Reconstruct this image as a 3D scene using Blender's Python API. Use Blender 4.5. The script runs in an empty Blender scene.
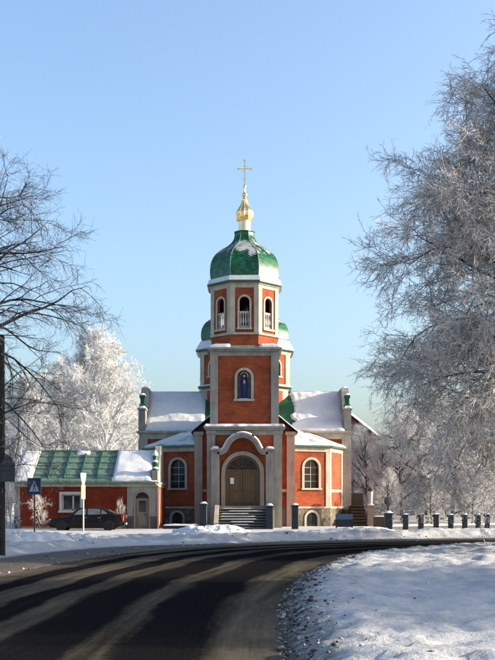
import bpy, math, random
import numpy as np
from mathutils import Matrix, Vector
R = math.radians
rng = np.random.default_rng(7)
random.seed(7)
sc = bpy.context.scene
col = sc.collection

# ------------------------------------------------------------------ camera, sky, sun, exposure
F = 1000.0 / 660.0
CAMZ = 1.7
cam = bpy.data.cameras.new('camera')
cam.sensor_fit = 'VERTICAL'; cam.sensor_height = 36.0; cam.sensor_width = 27.0
cam.lens = 36.0 * F
cam.shift_y = 173.0 / 660.0
cam.clip_start = 0.1; cam.clip_end = 6000
co = bpy.data.objects.new('camera', cam); col.objects.link(co)
co.location = (0, 0, CAMZ); co.rotation_euler = (R(90), 0, 0)
sc.camera = co

SUN_EL, SUN_AZ = 16.5, 89.0          # azimuth clockwise from +Y: from the right, a little behind the front
world = bpy.data.worlds.new('World'); sc.world = world; world.use_nodes = True
wn = world.node_tree.nodes; wl = world.node_tree.links
sky = wn.new('ShaderNodeTexSky'); sky.sky_type = 'NISHITA'; sky.sun_disc = False
sky.sun_elevation = R(SUN_EL); sky.sun_rotation = R(SUN_AZ)
sky.altitude = 100; sky.air_density = 1.1; sky.dust_density = 4.6; sky.ozone_density = 2.9
wn['Background'].inputs['Strength'].default_value = 0.15
wl.new(sky.outputs[0], wn['Background'].inputs['Color'])
sd = bpy.data.lights.new('sun', 'SUN'); sd.energy = 5.0; sd.angle = R(0.55); sd.color = (1.0, 0.86, 0.66)
so = bpy.data.objects.new('sun', sd); col.objects.link(so)
sv = Vector((math.cos(R(SUN_EL))*math.sin(R(SUN_AZ)), math.cos(R(SUN_EL))*math.cos(R(SUN_AZ)), math.sin(R(SUN_EL))))
so.rotation_euler = sv.to_track_quat('Z', 'Y').to_euler(); so.location = (60, 0, 40)
vs = sc.view_settings
vs.view_transform = 'Standard'; vs.look = 'None'; vs.gamma = 1.0; vs.exposure = 1.45
vs.use_curve_mapping = False

def px(x, Y): return (x - 247.5) / 1000.0 * Y      # a width measured in the photograph, taken at distance Y
def pz(y, Y): return CAMZ - (y - 503.0) / 1000.0 * Y

# ------------------------------------------------------------------ noise
def vnoise(x, y, seed=0):
    xi = np.floor(x).astype(np.int64); yi = np.floor(y).astype(np.int64)
    fx = x - xi; fy = y - yi
    fx = fx*fx*(3-2*fx); fy = fy*fy*(3-2*fy)
    def h(a, b):
        n = (a*374761393 + b*668265263 + seed*1442695041) & 0xFFFFFFFF
        n = ((n ^ (n >> 13)) * 1274126177) & 0xFFFFFFFF
        n = (n ^ (n >> 16)) & 0xFFFF
        return n / 65535.0
    return (h(xi, yi)*(1-fx) + h(xi+1, yi)*fx)*(1-fy) + (h(xi, yi+1)*(1-fx) + h(xi+1, yi+1)*fx)*fy
def fbm(x, y, o=4, seed=0):
    s = 0; a = 0.5; t = 0
    for i in range(o):
        s = s + a*vnoise(x*2**i, y*2**i, seed+i*17); t += a; a *= 0.5
    return s/t
def sst(a, b, x):
    t = np.clip((x-a)/(b-a), 0, 1); return t*t*(3-2*t)

# ------------------------------------------------------------------ materials
MT = {}
def new_mat(name):
    m = bpy.data.materials.new(name); m.use_nodes = True
    MT[name] = m
    return m, m.node_tree.nodes, m.node_tree.links, m.node_tree.nodes['Principled BSDF']
def N(ns, t, **kw):
    n = ns.new(t)
    for k, v in kw.items():
        if k in n.inputs: n.inputs[k].default_value = v
        else: setattr(n, k, v)
    return n
def ramp(ns, stops):
    r = ns.new('ShaderNodeValToRGB'); e = r.color_ramp.elements
    while len(e) > 1: e.remove(e[-1])
    for i, (p, c) in enumerate(stops):
        q = e[0] if i == 0 else e.new(p)
        q.position = p; q.color = (*c, 1) if len(c) == 3 else c
    return r
def noisy(name, c1, c2, scale=3.0, rough=0.7, bump=0.2, bscale=None, metallic=0.0, detail=6, bdist=0.02, spec=0.25):
    m, ns, l, b = new_mat(name)
    tc = ns.new('ShaderNodeTexCoord')
    n = N(ns, 'ShaderNodeTexNoise', Scale=scale, Detail=detail)
    l.new(tc.outputs['Object'], n.inputs['Vector'])
    r = ramp(ns, [(0.3, c1), (0.7, c2)]); l.new(n.outputs[0], r.inputs[0])
    l.new(r.outputs[0], b.inputs['Base Color'])
    b.inputs['Roughness'].default_value = rough; b.inputs['Metallic'].default_value = metallic
    b.inputs['Specular IOR Level'].default_value = spec
    if bump:
        n2 = N(ns, 'ShaderNodeTexNoise', Scale=bscale or scale*6, Detail=5)
        l.new(tc.outputs['Object'], n2.inputs['Vector'])
        bp = N(ns, 'ShaderNodeBump', Strength=bump, Distance=bdist)
        l.new(n2.outputs[0], bp.inputs['Height']); l.new(bp.outputs[0], b.inputs['Normal'])
    return m

def brick_mat(name, c1, c2, mortar):
    m, ns, l, b = new_mat(name)
    uv = ns.new('ShaderNodeUVMap'); tc = ns.new('ShaderNodeTexCoord')
    br = N(ns, 'ShaderNodeTexBrick', Scale=1.0)
    br.inputs['Brick Width'].default_value = 0.26; br.inputs['Row Height'].default_value = 0.085
    br.inputs['Mortar Size'].default_value = 0.008; br.inputs['Bias'].default_value = -0.1
    br.inputs['Color1'].default_value = (*c1, 1); br.inputs['Color2'].default_value = (*c2, 1); br.inputs['Mortar'].default_value = (*mortar, 1)
    l.new(uv.outputs[0], br.inputs['Vector'])
    n = N(ns, 'ShaderNodeTexNoise', Scale=0.9, Detail=7, Roughness=0.65); l.new(tc.outputs['Object'], n.inputs['Vector'])
    mr = N(ns, 'ShaderNodeMapRange'); mr.inputs[1].default_value = 0.3; mr.inputs[2].default_value = 0.7; mr.inputs[3].default_value = 0.6; mr.inputs[4].default_value = 1.3
    l.new(n.outputs[0], mr.inputs[0])
    mx = ns.new('ShaderNodeMix'); mx.data_type = 'RGBA'; mx.blend_type = 'MULTIPLY'; mx.inputs[0].default_value = 1.0
    l.new(br.outputs[0], mx.inputs[6]); l.new(mr.outputs[0], mx.inputs[7])
    l.new(mx.outputs[2], b.inputs['Base Color'])
    b.inputs['Roughness'].default_value = 0.9; b.inputs['Specular IOR Level'].default_value = 0.08
    bp = N(ns, 'ShaderNodeBump', Strength=0.6, Distance=0.01); bp.invert = True
    l.new(br.outputs['Fac'], bp.inputs['Height']); l.new(bp.outputs[0], b.inputs['Normal'])
brick_mat('brick', (0.26, 0.052, 0.019), (0.18, 0.032, 0.012), (0.22, 0.11, 0.07))
brick_mat('gate_brick', (0.18, 0.027, 0.012), (0.13, 0.018, 0.009), (0.12, 0.04, 0.024))
noisy('trim', (0.30, 0.268, 0.215), (0.385, 0.345, 0.28), 1.6, 0.85, 0.15, 30)
noisy('trim_grey', (0.19, 0.182, 0.165), (0.26, 0.25, 0.226), 1.4, 0.85, 0.15, 30)
for nm_ in ('trim', 'trim_grey'):
    m = MT[nm_]; ns = m.node_tree.nodes; l = m.node_tree.links; b = ns['Principled BSDF']; src_ = b.inputs['Base Color'].links[0].from_socket
    tc = ns.new('ShaderNodeTexCoord'); mp = N(ns, 'ShaderNodeMapping'); mp.inputs['Scale'].default_value = (3.5, 3.5, 0.5)
    n = N(ns, 'ShaderNodeTexNoise', Scale=1.0, Detail=7, Roughness=0.7); l.new(tc.outputs['Object'], mp.inputs[0]); l.new(mp.outputs[0], n.inputs['Vector'])
    r = ramp(ns, [(0.36, (0.76, 0.75, 0.73)), (0.55, (1.0, 1.0, 1.0))]); l.new(n.outputs[0], r.inputs[0])
    mx = ns.new('ShaderNodeMix'); mx.data_type = 'RGBA'; mx.blend_type = 'MULTIPLY'; mx.inputs[0].default_value = 1.0
    l.new(src_, mx.inputs[6]); l.new(r.outputs[0], mx.inputs[7]); l.new(mx.outputs[2], b.inputs['Base Color'])
noisy('plinth_grey', (0.045, 0.045, 0.048), (0.07, 0.07, 0.07), 2.0, 0.85, 0.2, 25)
noisy('slate', (0.016, 0.02, 0.027), (0.028, 0.033, 0.042), 3.0, 0.6, 0.2, 25)
noisy('dark_void', (0.012, 0.012, 0.012), (0.02, 0.02, 0.02), 2.0, 0.9, 0)  # near-black colour standing in for shade inside the belfry
noisy('roof_brown', (0.02, 0.010, 0.007), (0.032, 0.016, 0.01), 2.0, 0.6, 0.1)
noisy('green_metal', (0.006, 0.06, 0.026), (0.010, 0.085, 0.04), 1.5, 0.38, 0.1, 8)
noisy('pale_green', (0.06, 0.115, 0.08), (0.14, 0.19, 0.15), 2.5, 0.5, 0.1, 8)
noisy('gold', (0.9, 0.58, 0.20), (1.0, 0.70, 0.28), 3.0, 0.2, 0.05, 10, metallic=1.0)
noisy('pale_gold', (0.80, 0.62, 0.36), (0.88, 0.70, 0.42), 3.0, 0.42, 0.05, 10, metallic=0.8)
noisy('silver_iron', (0.30, 0.31, 0.32), (0.42, 0.42, 0.42), 6.0, 0.4, 0.05, metallic=0.7)
noisy('whitewash', (0.34, 0.335, 0.31), (0.41, 0.40, 0.38), 3.0, 0.7, 0.1)
noisy('bronze', (0.10, 0.075, 0.04), (0.18, 0.13, 0.07), 6.0, 0.35, 0.1, metallic=0.9)
noisy('blue_robe', (0.007, 0.014, 0.06), (0.014, 0.028, 0.10), 4.0, 0.6, 0.1)
noisy('skin', (0.26, 0.2, 0.17), (0.3, 0.23, 0.2), 4.0, 0.6, 0)
noisy('niche_back', (0.10, 0.12, 0.14), (0.18, 0.19, 0.2), 3.0, 0.8, 0)
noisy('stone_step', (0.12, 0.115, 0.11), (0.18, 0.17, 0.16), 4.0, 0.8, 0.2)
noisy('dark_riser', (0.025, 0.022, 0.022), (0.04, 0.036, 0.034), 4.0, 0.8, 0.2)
noisy('stair_brown', (0.06, 0.037, 0.022), (0.09, 0.057, 0.036), 4.0, 0.8, 0.2)
noisy('tan_stone', (0.2, 0.145, 0.10), (0.26, 0.19, 0.13), 3.0, 0.85, 0.2)
noisy('door_cream', (0.18, 0.145, 0.10), (0.23, 0.185, 0.13), 3.0, 0.6, 0.1)
noisy('iron', (0.02, 0.02, 0.022), (0.035, 0.035, 0.037), 5.0, 0.5, 0.1)
noisy('pole_wood', (0.018, 0.014, 0.011), (0.038, 0.031, 0.025), 3.0, 0.9, 0.4, 20)
noisy('sign_back', (0.035, 0.04, 0.047), (0.05, 0.055, 0.062), 3.0, 0.5, 0.05, metallic=0.3)
noisy('sign_blue', (0.008, 0.028, 0.075), (0.011, 0.036, 0.09), 3.0, 0.4, 0)  # blue lowered: tree shade on the sign is put into the colour
noisy('sign_white', (0.36, 0.355, 0.34), (0.42, 0.41, 0.40), 3.0, 0.45, 0)
noisy('sign_yellow', (0.30, 0.24, 0.13), (0.36, 0.29, 0.165), 3.0, 0.5, 0)
noisy('sign_black', (0.012, 0.012, 0.012), (0.02, 0.02, 0.02), 3.0, 0.5, 0)
noisy('sign_red', (0.5, 0.03, 0.02), (0.55, 0.04, 0.03), 3.0, 0.5, 0)
noisy('board_dark', (0.014, 0.018, 0.024), (0.022, 0.026, 0.034), 3.0, 0.5, 0.05)
noisy('board_blue', (0.05, 0.085, 0.13), (0.07, 0.11, 0.16), 6.0, 0.5, 0.05)
noisy('far_wall', (0.2, 0.11, 0.085), (0.25, 0.14, 0.11), 1.5, 0.9, 0.1)
noisy('paper', (0.75, 0.74, 0.7), (0.82, 0.81, 0.78), 10, 0.8, 0)
# door wood: vertical grain
m, ns, l, b = new_mat('door_wood')
tc = ns.new('ShaderNodeTexCoord'); mp = N(ns, 'ShaderNodeMapping'); mp.inputs['Scale'].default_value = (14, 14, 0.8)
n = N(ns, 'ShaderNodeTexNoise', Scale=1.0, Detail=5); l.new(tc.outputs['Object'], mp.inputs[0]); l.new(mp.outputs[0], n.inputs['Vector'])
r = ramp(ns, [(0.3, (0.10, 0.047, 0.018)), (0.7, (0.17, 0.085, 0.034))]); l.new(n.outputs[0], r.inputs[0]); l.new(r.outputs[0], b.inputs['Base Color'])
b.inputs['Roughness'].default_value = 0.55
# rubble stone plinth
m, ns, l, b = new_mat('rubble')
tc = ns.new('ShaderNodeTexCoord'); v = N(ns, 'ShaderNodeTexVoronoi', Scale=3.2); l.new(tc.outputs['Object'], v.inputs['Vector'])
v2 = N(ns, 'ShaderNodeTexVoronoi', Scale=3.2); v2.feature = 'DISTANCE_TO_EDGE'; l.new(tc.outputs['Object'], v2.inputs['Vector'])
r = ramp(ns, [(0.0, (0.04, 0.035, 0.027)), (0.45, (0.10, 0.08, 0.058)), (1.0, (0.16, 0.13, 0.09))]); l.new(v.outputs['Color'], r.inputs[0])
l.new(r.outputs[0], b.inputs['Base Color']); b.inputs['Roughness'].default_value = 0.9
bp = N(ns, 'ShaderNodeBump', Strength=0.8, Distance=0.05); l.new(v2.outputs['Distance'], bp.inputs['Height']); l.new(bp.outputs[0], b.inputs['Normal'])
# glass
def glass(name, c, rough=0.06):
    m, ns, l, b = new_mat(name)
    tc = ns.new('ShaderNodeTexCoord'); n = N(ns, 'ShaderNodeTexNoise', Scale=1.3, Detail=2); l.new(tc.outputs['Object'], n.inputs['Vector'])
    r = ramp(ns, [(0.35, tuple(x*0.6 for x in c)), (0.65, c)]); l.new(n.outputs[0], r.inputs[0]); l.new(r.outputs[0], b.inputs['Base Color'])
    b.inputs['Roughness'].default_value = rough; b.inputs['IOR'].default_value = 1.5
    bp = N(ns, 'ShaderNodeBump', Strength=0.06, Distance=0.05); l.new(n.outputs[0], bp.inputs['Height']); l.new(bp.outputs[0], b.inputs['Normal'])
glass('glass', (0.02, 0.024, 0.03)); glass('glass_pale', (0.08, 0.09, 0.1)); glass('car_glass', (0.17, 0.16, 0.15), 0.05)  # car_glass is opaque; bright sky through the windows is painted as its pale tone
# car paint
m, ns, l, b = new_mat('car_paint')
tc = ns.new('ShaderNodeTexCoord'); n = N(ns, 'ShaderNodeTexNoise', Scale=4, Detail=5); l.new(tc.outputs['Object'], n.inputs['Vector'])
r = ramp(ns, [(0.35, (0.004, 0.0025, 0.003)), (0.7, (0.009, 0.005, 0.006))]); l.new(n.outputs[0], r.inputs[0]); l.new(r.outputs[0], b.inputs['Base Color'])
b.inputs['Roughness'].default_value = 0.28; b.inputs['Specular IOR Level'].default_value = 0.2; b.inputs['Coat Weight'].default_value = 0.06; b.inputs['Coat Roughness'].default_value = 0.08
noisy('rubber', (0.012, 0.012, 0.012), (0.022, 0.022, 0.022), 8, 0.85, 0.1)
noisy('rim', (0.22, 0.22, 0.23), (0.32, 0.32, 0.33), 8, 0.4, 0, metallic=0.8)
noisy('lamp_red', (0.38, 0.02, 0.015), (0.5, 0.035, 0.02), 8, 0.2, 0)
noisy('lamp_clear', (0.55, 0.56, 0.56), (0.7, 0.7, 0.7), 8, 0.12, 0)
# dome metal with drifted snow on it
def snow_dusted(name, g1, g2, lo, hi):
    m, ns, l, b = new_mat(name)
    tc = ns.new('ShaderNodeTexCoord'); geo = ns.new('ShaderNodeNewGeometry')
    n = N(ns, 'ShaderNodeTexNoise', Scale=1.1, Detail=8, Roughness=0.7); l.new(tc.outputs['Object'], n.inputs['Vector'])
    sx = ns.new('ShaderNodeSeparateXYZ'); l.new(geo.outputs['True Normal'], sx.inputs[0])
    a = N(ns, 'ShaderNodeMath', operation='MULTIPLY_ADD'); a.inputs[1].default_value = 0.55; l.new(sx.outputs[2], a.inputs[0]); l.new(n.outputs[0], a.inputs[2])
    r = ramp(ns, [(lo, (0, 0, 0)), (hi, (1, 1, 1))]); l.new(a.outputs[0], r.inputs[0])
    n2 = N(ns, 'ShaderNodeTexNoise', Scale=2.0, Detail=3); l.new(tc.outputs['Object'], n2.inputs['Vector'])
    gr = ramp(ns, [(0.3, g1), (0.7, g2)]); l.new(n2.outputs[0], gr.inputs[0])
    hv = ns.new('ShaderNodeHueSaturation'); mrv = N(ns, 'ShaderNodeMapRange'); mrv.inputs[3].default_value = 0.45; mrv.inputs[4].default_value = 1.5; l.new(geo.outputs['Random Per Island'], mrv.inputs[0]); l.new(mrv.outputs[0], hv.inputs['Value']); l.new(gr.outputs[0], hv.inputs['Color'])
    mx = ns.new('ShaderNodeMix'); mx.data_type = 'RGBA'; l.new(r.outputs[0], mx.inputs[0]); l.new(hv.outputs[0], mx.inputs[6]); mx.inputs[7].default_value = (0.48, 0.49, 0.51, 1)
    l.new(mx.outputs[2], b.inputs['Base Color'])
    mr = N(ns, 'ShaderNodeMapRange'); mr.inputs[3].default_value = 0.33; mr.inputs[4].default_value = 0.85; l.new(r.outputs[0], mr.inputs[0]); l.new(mr.outputs[0], b.inputs['Roughness'])
snow_dusted('dome_green', (0.004, 0.06, 0.020), (0.010, 0.11, 0.040), 0.90, 1.16)
snow_dusted('eave_green', (0.02, 0.06, 0.035), (0.035, 0.08, 0.05), 0.80, 1.0)
# snow
def snow(name, c1, c2, bump, bscale, dirt=False, bdist=0.05):
    m, ns, l, b = new_mat(name)
    tc = ns.new('ShaderNodeTexCoord')
    n = N(ns, 'ShaderNodeTexNoise', Scale=0.8, Detail=8, Roughness=0.6); l.new(tc.outputs['Object'], n.inputs['Vector'])
    r = ramp(ns, [(0.3, c1), (0.7, c2)]); l.new(n.outputs[0], r.inputs[0])
    out = r.outputs[0]
    if dirt:
        at = ns.new('ShaderNodeAttribute'); at.attribute_name = 'dirt'
        n3 = N(ns, 'ShaderNodeTexNoise', Scale=6.5, Detail=9, Roughness=0.8); l.new(tc.outputs['Object'], n3.inputs['Vector'])
        ad = N(ns, 'ShaderNodeMath', operation='ADD'); l.new(at.outputs['Fac'], ad.inputs[0]); l.new(n3.outputs[0], ad.inputs[1])
        rr = ramp(ns, [(0.68, (0, 0, 0)), (1.05, (1, 1, 1))]); l.new(ad.outputs[0], rr.inputs[0])
        mx = ns.new('ShaderNodeMix'); mx.data_type = 'RGBA'; l.new(rr.outputs[0], mx.inputs[0]); l.new(out, mx.inputs[6]); mx.inputs[7].default_value = (0.06, 0.048, 0.038, 1)
        out = mx.outputs[2]
    l.new(out, b.inputs['Base Color']); b.inputs['Roughness'].default_value = 0.75; b.inputs['Specular IOR Level'].default_value = 0.3
    n2 = N(ns, 'ShaderNodeTexNoise', Scale=bscale, Detail=6, Roughness=0.65); l.new(tc.outputs['Object'], n2.inputs['Vector'])
    bp = N(ns, 'ShaderNodeBump', Strength=bump, Distance=bdist); l.new(n2.outputs[0], bp.inputs['Height']); l.new(bp.outputs[0], b.inputs['Normal'])
snow('snow', (0.46, 0.47, 0.49), (0.54, 0.55, 0.56), 0.35, 4.0)
snow('ground_snow', (0.31, 0.318, 0.328), (0.41, 0.415, 0.42), 0.6, 9.0, dirt=True)
# snow clods: clean to dirty, one shade per clod
m, ns, l, b = new_mat('clod')
g = ns.new('ShaderNodeNewGeometry'); r = ramp(ns, [(0.0, (0.018, 0.014, 0.010)), (0.45, (0.06, 0.047, 0.036)), (0.65, (0.13, 0.11, 0.095)), (0.85, (0.28, 0.27, 0.26)), (1.0, (0.4, 0.4, 0.41))])
l.new(g.outputs['Random Per Island'], r.inputs[0]); l.new(r.outputs[0], b.inputs['Base Color']); b.inputs['Roughness'].default_value = 0.85
tc = ns.new('ShaderNodeTexCoord'); n2 = N(ns, 'ShaderNodeTexNoise', Scale=20, Detail=4); l.new(tc.outputs['Object'], n2.inputs['Vector'])
bp = N(ns, 'ShaderNodeBump', Strength=0.5, Distance=0.03); l.new(n2.outputs[0], bp.inputs['Height']); l.new(bp.outputs[0], b.inputs['Normal'])
# asphalt: UV u across 0..1, v along in metres
m, ns, l, b = new_mat('asphalt')
uv = ns.new('ShaderNodeUVMap'); tc = ns.new('ShaderNodeTexCoord'); sx = ns.new('ShaderNodeSeparateXYZ'); l.new(uv.outputs[0], sx.inputs[0])
mp = N(ns, 'ShaderNodeMapping'); mp.inputs['Scale'].default_value = (34, 0.05, 1); l.new(uv.outputs[0], mp.inputs[0])
st = N(ns, 'ShaderNodeTexNoise', Scale=1.0, Detail=6, Roughness=0.65); l.new(mp.outputs[0], st.inputs['Vector'])
mp2 = N(ns, 'ShaderNodeMapping'); mp2.inputs['Scale'].default_value = (9, 0.09, 1); l.new(uv.outputs[0], mp2.inputs[0])
st2 = N(ns, 'ShaderNodeTexNoise', Scale=1.0, Detail=8, Roughness=0.7); l.new(mp2.outputs[0], st2.inputs['Vector'])
# ice left between the wheel tracks, tinted ochre for streaks of sun
lanes = ramp(ns, [(0.0, (1,)*3), (0.06, (0.70,)*3), (0.105, (0.60,)*3), (0.125, (0.02,)*3), (0.185, (0.0,)*3), (0.205, (0.45,)*3), (0.25, (0.62,)*3), (0.31, (0.60,)*3), (0.33, (0.10,)*3), (0.395, (0.05,)*3), (0.42, (0.50,)*3), (0.47, (0.58,)*3), (0.50, (0.15,)*3), (0.53, (0.0,)*3), (0.61, (0.0,)*3), (0.64, (0.40,)*3), (0.69, (0.50,)*3), (0.72, (0.12,)*3), (0.76, (0.0,)*3), (0.84, (0.05,)*3), (0.87, (0.50,)*3), (0.93, (0.72,)*3), (0.96, (0.60,)*3), (1.0, (1,)*3)])
wn_ = N(ns, 'ShaderNodeTexNoise', Scale=0.22, Detail=3); l.new(tc.outputs['Object'], wn_.inputs['Vector'])
wv = N(ns, 'ShaderNodeMath', operation='MULTIPLY_ADD'); wv.inputs[1].default_value = 0.10; l.new(wn_.outputs[0], wv.inputs[0]); l.new(sx.outputs[0], wv.inputs[2])
wv2 = N(ns, 'ShaderNodeMath', operation='SUBTRACT'); wv2.inputs[1].default_value = 0.05; l.new(wv.outputs[0], wv2.inputs[0]); l.new(wv2.outputs[0], lanes.inputs[0])
a1 = N(ns, 'ShaderNodeMath', operation='MULTIPLY_ADD'); a1.inputs[1].default_value = 0.55; l.new(st.outputs[0], a1.inputs[0])
l.new(lanes.outputs[0], a1.inputs[2])
a2 = N(ns, 'ShaderNodeMath', operation='MULTIPLY_ADD'); a2.inputs[1].default_value = 0.6; l.new(st2.outputs[0], a2.inputs[0]); l.new(a1.outputs[0], a2.inputs[2])
ice = ramp(ns, [(0.0, (0.0,)*3), (0.18, (0.05,)*3), (0.5, (0.5,)*3), (0.95, (1,)*3)])
gq = N(ns, 'ShaderNodeTexNoise', Scale=9.0, Detail=10, Roughness=0.75); l.new(tc.outputs['Object'], gq.inputs['Vector'])
a3 = N(ns, 'ShaderNodeMath', operation='MULTIPLY_ADD'); a3.inputs[1].default_value = 0.7; l.new(gq.outputs[0], a3.inputs[0]); l.new(a2.outputs[0], a3.inputs[2])
sc_ = N(ns, 'ShaderNodeMath', operation='MULTIPLY_ADD'); sc_.inputs[1].default_value = 1.5; sc_.inputs[2].default_value = -1.5; l.new(a3.outputs[0], sc_.inputs[0]); l.new(sc_.outputs[0], ice.inputs[0])
gr = N(ns, 'ShaderNodeTexNoise', Scale=38, Detail=8, Roughness=0.75); l.new(tc.outputs['Object'], gr.inputs['Vector'])
asp = ramp(ns, [(0.35, (0.0025, 0.0025, 0.0035)), (0.65, (0.014, 0.014, 0.0155))]); l.new(gr.outputs[0], asp.inputs[0])
icc = ramp(ns, [(0.3, (0.022, 0.018, 0.013)), (0.7, (0.115, 0.10, 0.078))]); l.new(st2.outputs[0], icc.inputs[0])  # ice and slush colour, with the warmth of sunlight painted in
mx = ns.new('ShaderNodeMix'); mx.data_type = 'RGBA'; l.new(ice.outputs[0], mx.inputs[0]); l.new(asp.outputs[0], mx.inputs[6]); l.new(icc.outputs[0], mx.inputs[7])
l.new(mx.outputs[2], b.inputs['Base Color'])
mr = N(ns, 'ShaderNodeMapRange'); mr.inputs[3].default_value = 0.8; mr.inputs[4].default_value = 0.9; l.new(ice.outputs[0], mr.inputs[0]); l.new(mr.outputs[0], b.inputs['Roughness'])
b.inputs['Specular IOR Level'].default_value = 0.0
bp = N(ns, 'ShaderNodeBump', Strength=0.5, Distance=0.02); l.new(a2.outputs[0], bp.inputs['Height']); l.new(bp.outputs[0], b.inputs['Normal'])
# bark and frosted twigs
def twig_mat(name, bark1, bark2, frost, amount, scale=6.0, up=0.25):
    m, ns, l, b = new_mat(name)
    tc = ns.new('ShaderNodeTexCoord'); geo = ns.new('ShaderNodeNewGeometry')
    n = N(ns, 'ShaderNodeTexNoise', Scale=scale, Detail=4); l.new(tc.outputs['Object'], n.inputs['Vector'])
    sx = ns.new('ShaderNodeSeparateXYZ'); l.new(geo.outputs['Normal'], sx.inputs[0])
    a = N(ns, 'ShaderNodeMath', operation='MULTIPLY_ADD'); a.inputs[1].default_value = up; l.new(sx.outputs[2], a.inputs[0]); l.new(n.outputs[0], a.inputs[2])
    c = 1.0 - amount
    r = ramp(ns, [(max(0, c-0.12), (0, 0, 0)), (min(1, c+0.12), (1, 1, 1))]); l.new(a.outputs[0], r.inputs[0])
    n2 = N(ns, 'ShaderNodeTexNoise', Scale=3.0, Detail=3); l.new(tc.outputs['Object'], n2.inputs['Vector'])
    br = ramp(ns, [(0.3, bark1), (0.7, bark2)]); l.new(n2.outputs[0], br.inputs[0])
    mx = ns.new('ShaderNodeMix'); mx.data_type = 'RGBA'; l.new(r.outputs[0], mx.inputs[0]); l.new(br.outputs[0], mx.inputs[6]); mx.inputs[7].default_value = (*frost, 1)
    l.new(mx.outputs[2], b.inputs['Base Color']); b.inputs['Roughness'].default_value = 0.85; b.inputs['Specular IOR Level'].default_value = 0.2
FR = (0.50, 0.465, 0.43)
twig_mat('bark', (0.022, 0.017, 0.014), (0.055, 0.043, 0.035), FR, 0.22, 5.0, 0.2)
twig_mat('twig_dark', (0.010, 0.0075, 0.006), (0.026, 0.019, 0.014), FR, 0.36, 2.0, 0.2)
twig_mat('twig_mid', (0.055, 0.039, 0.030), (0.12, 0.088, 0.07), FR, 0.54, 2.5, 0.2)
twig_mat('twig_grey', (0.07, 0.062, 0.058), (0.14, 0.125, 0.118), (0.50, 0.50, 0.505), 0.62, 1.5, 0.2)  # frost whitened: haze over the far trees is put into this colour
twig_mat('rime', (0.13, 0.10, 0.082), (0.22, 0.175, 0.145), (0.66, 0.60, 0.54), 0.66, 1.2, 0.1)
twig_mat('twig_white', (0.26, 0.25, 0.245), (0.34, 0.33, 0.325), (0.53, 0.54, 0.55), 0.72, 1.5, 0.2)

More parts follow.
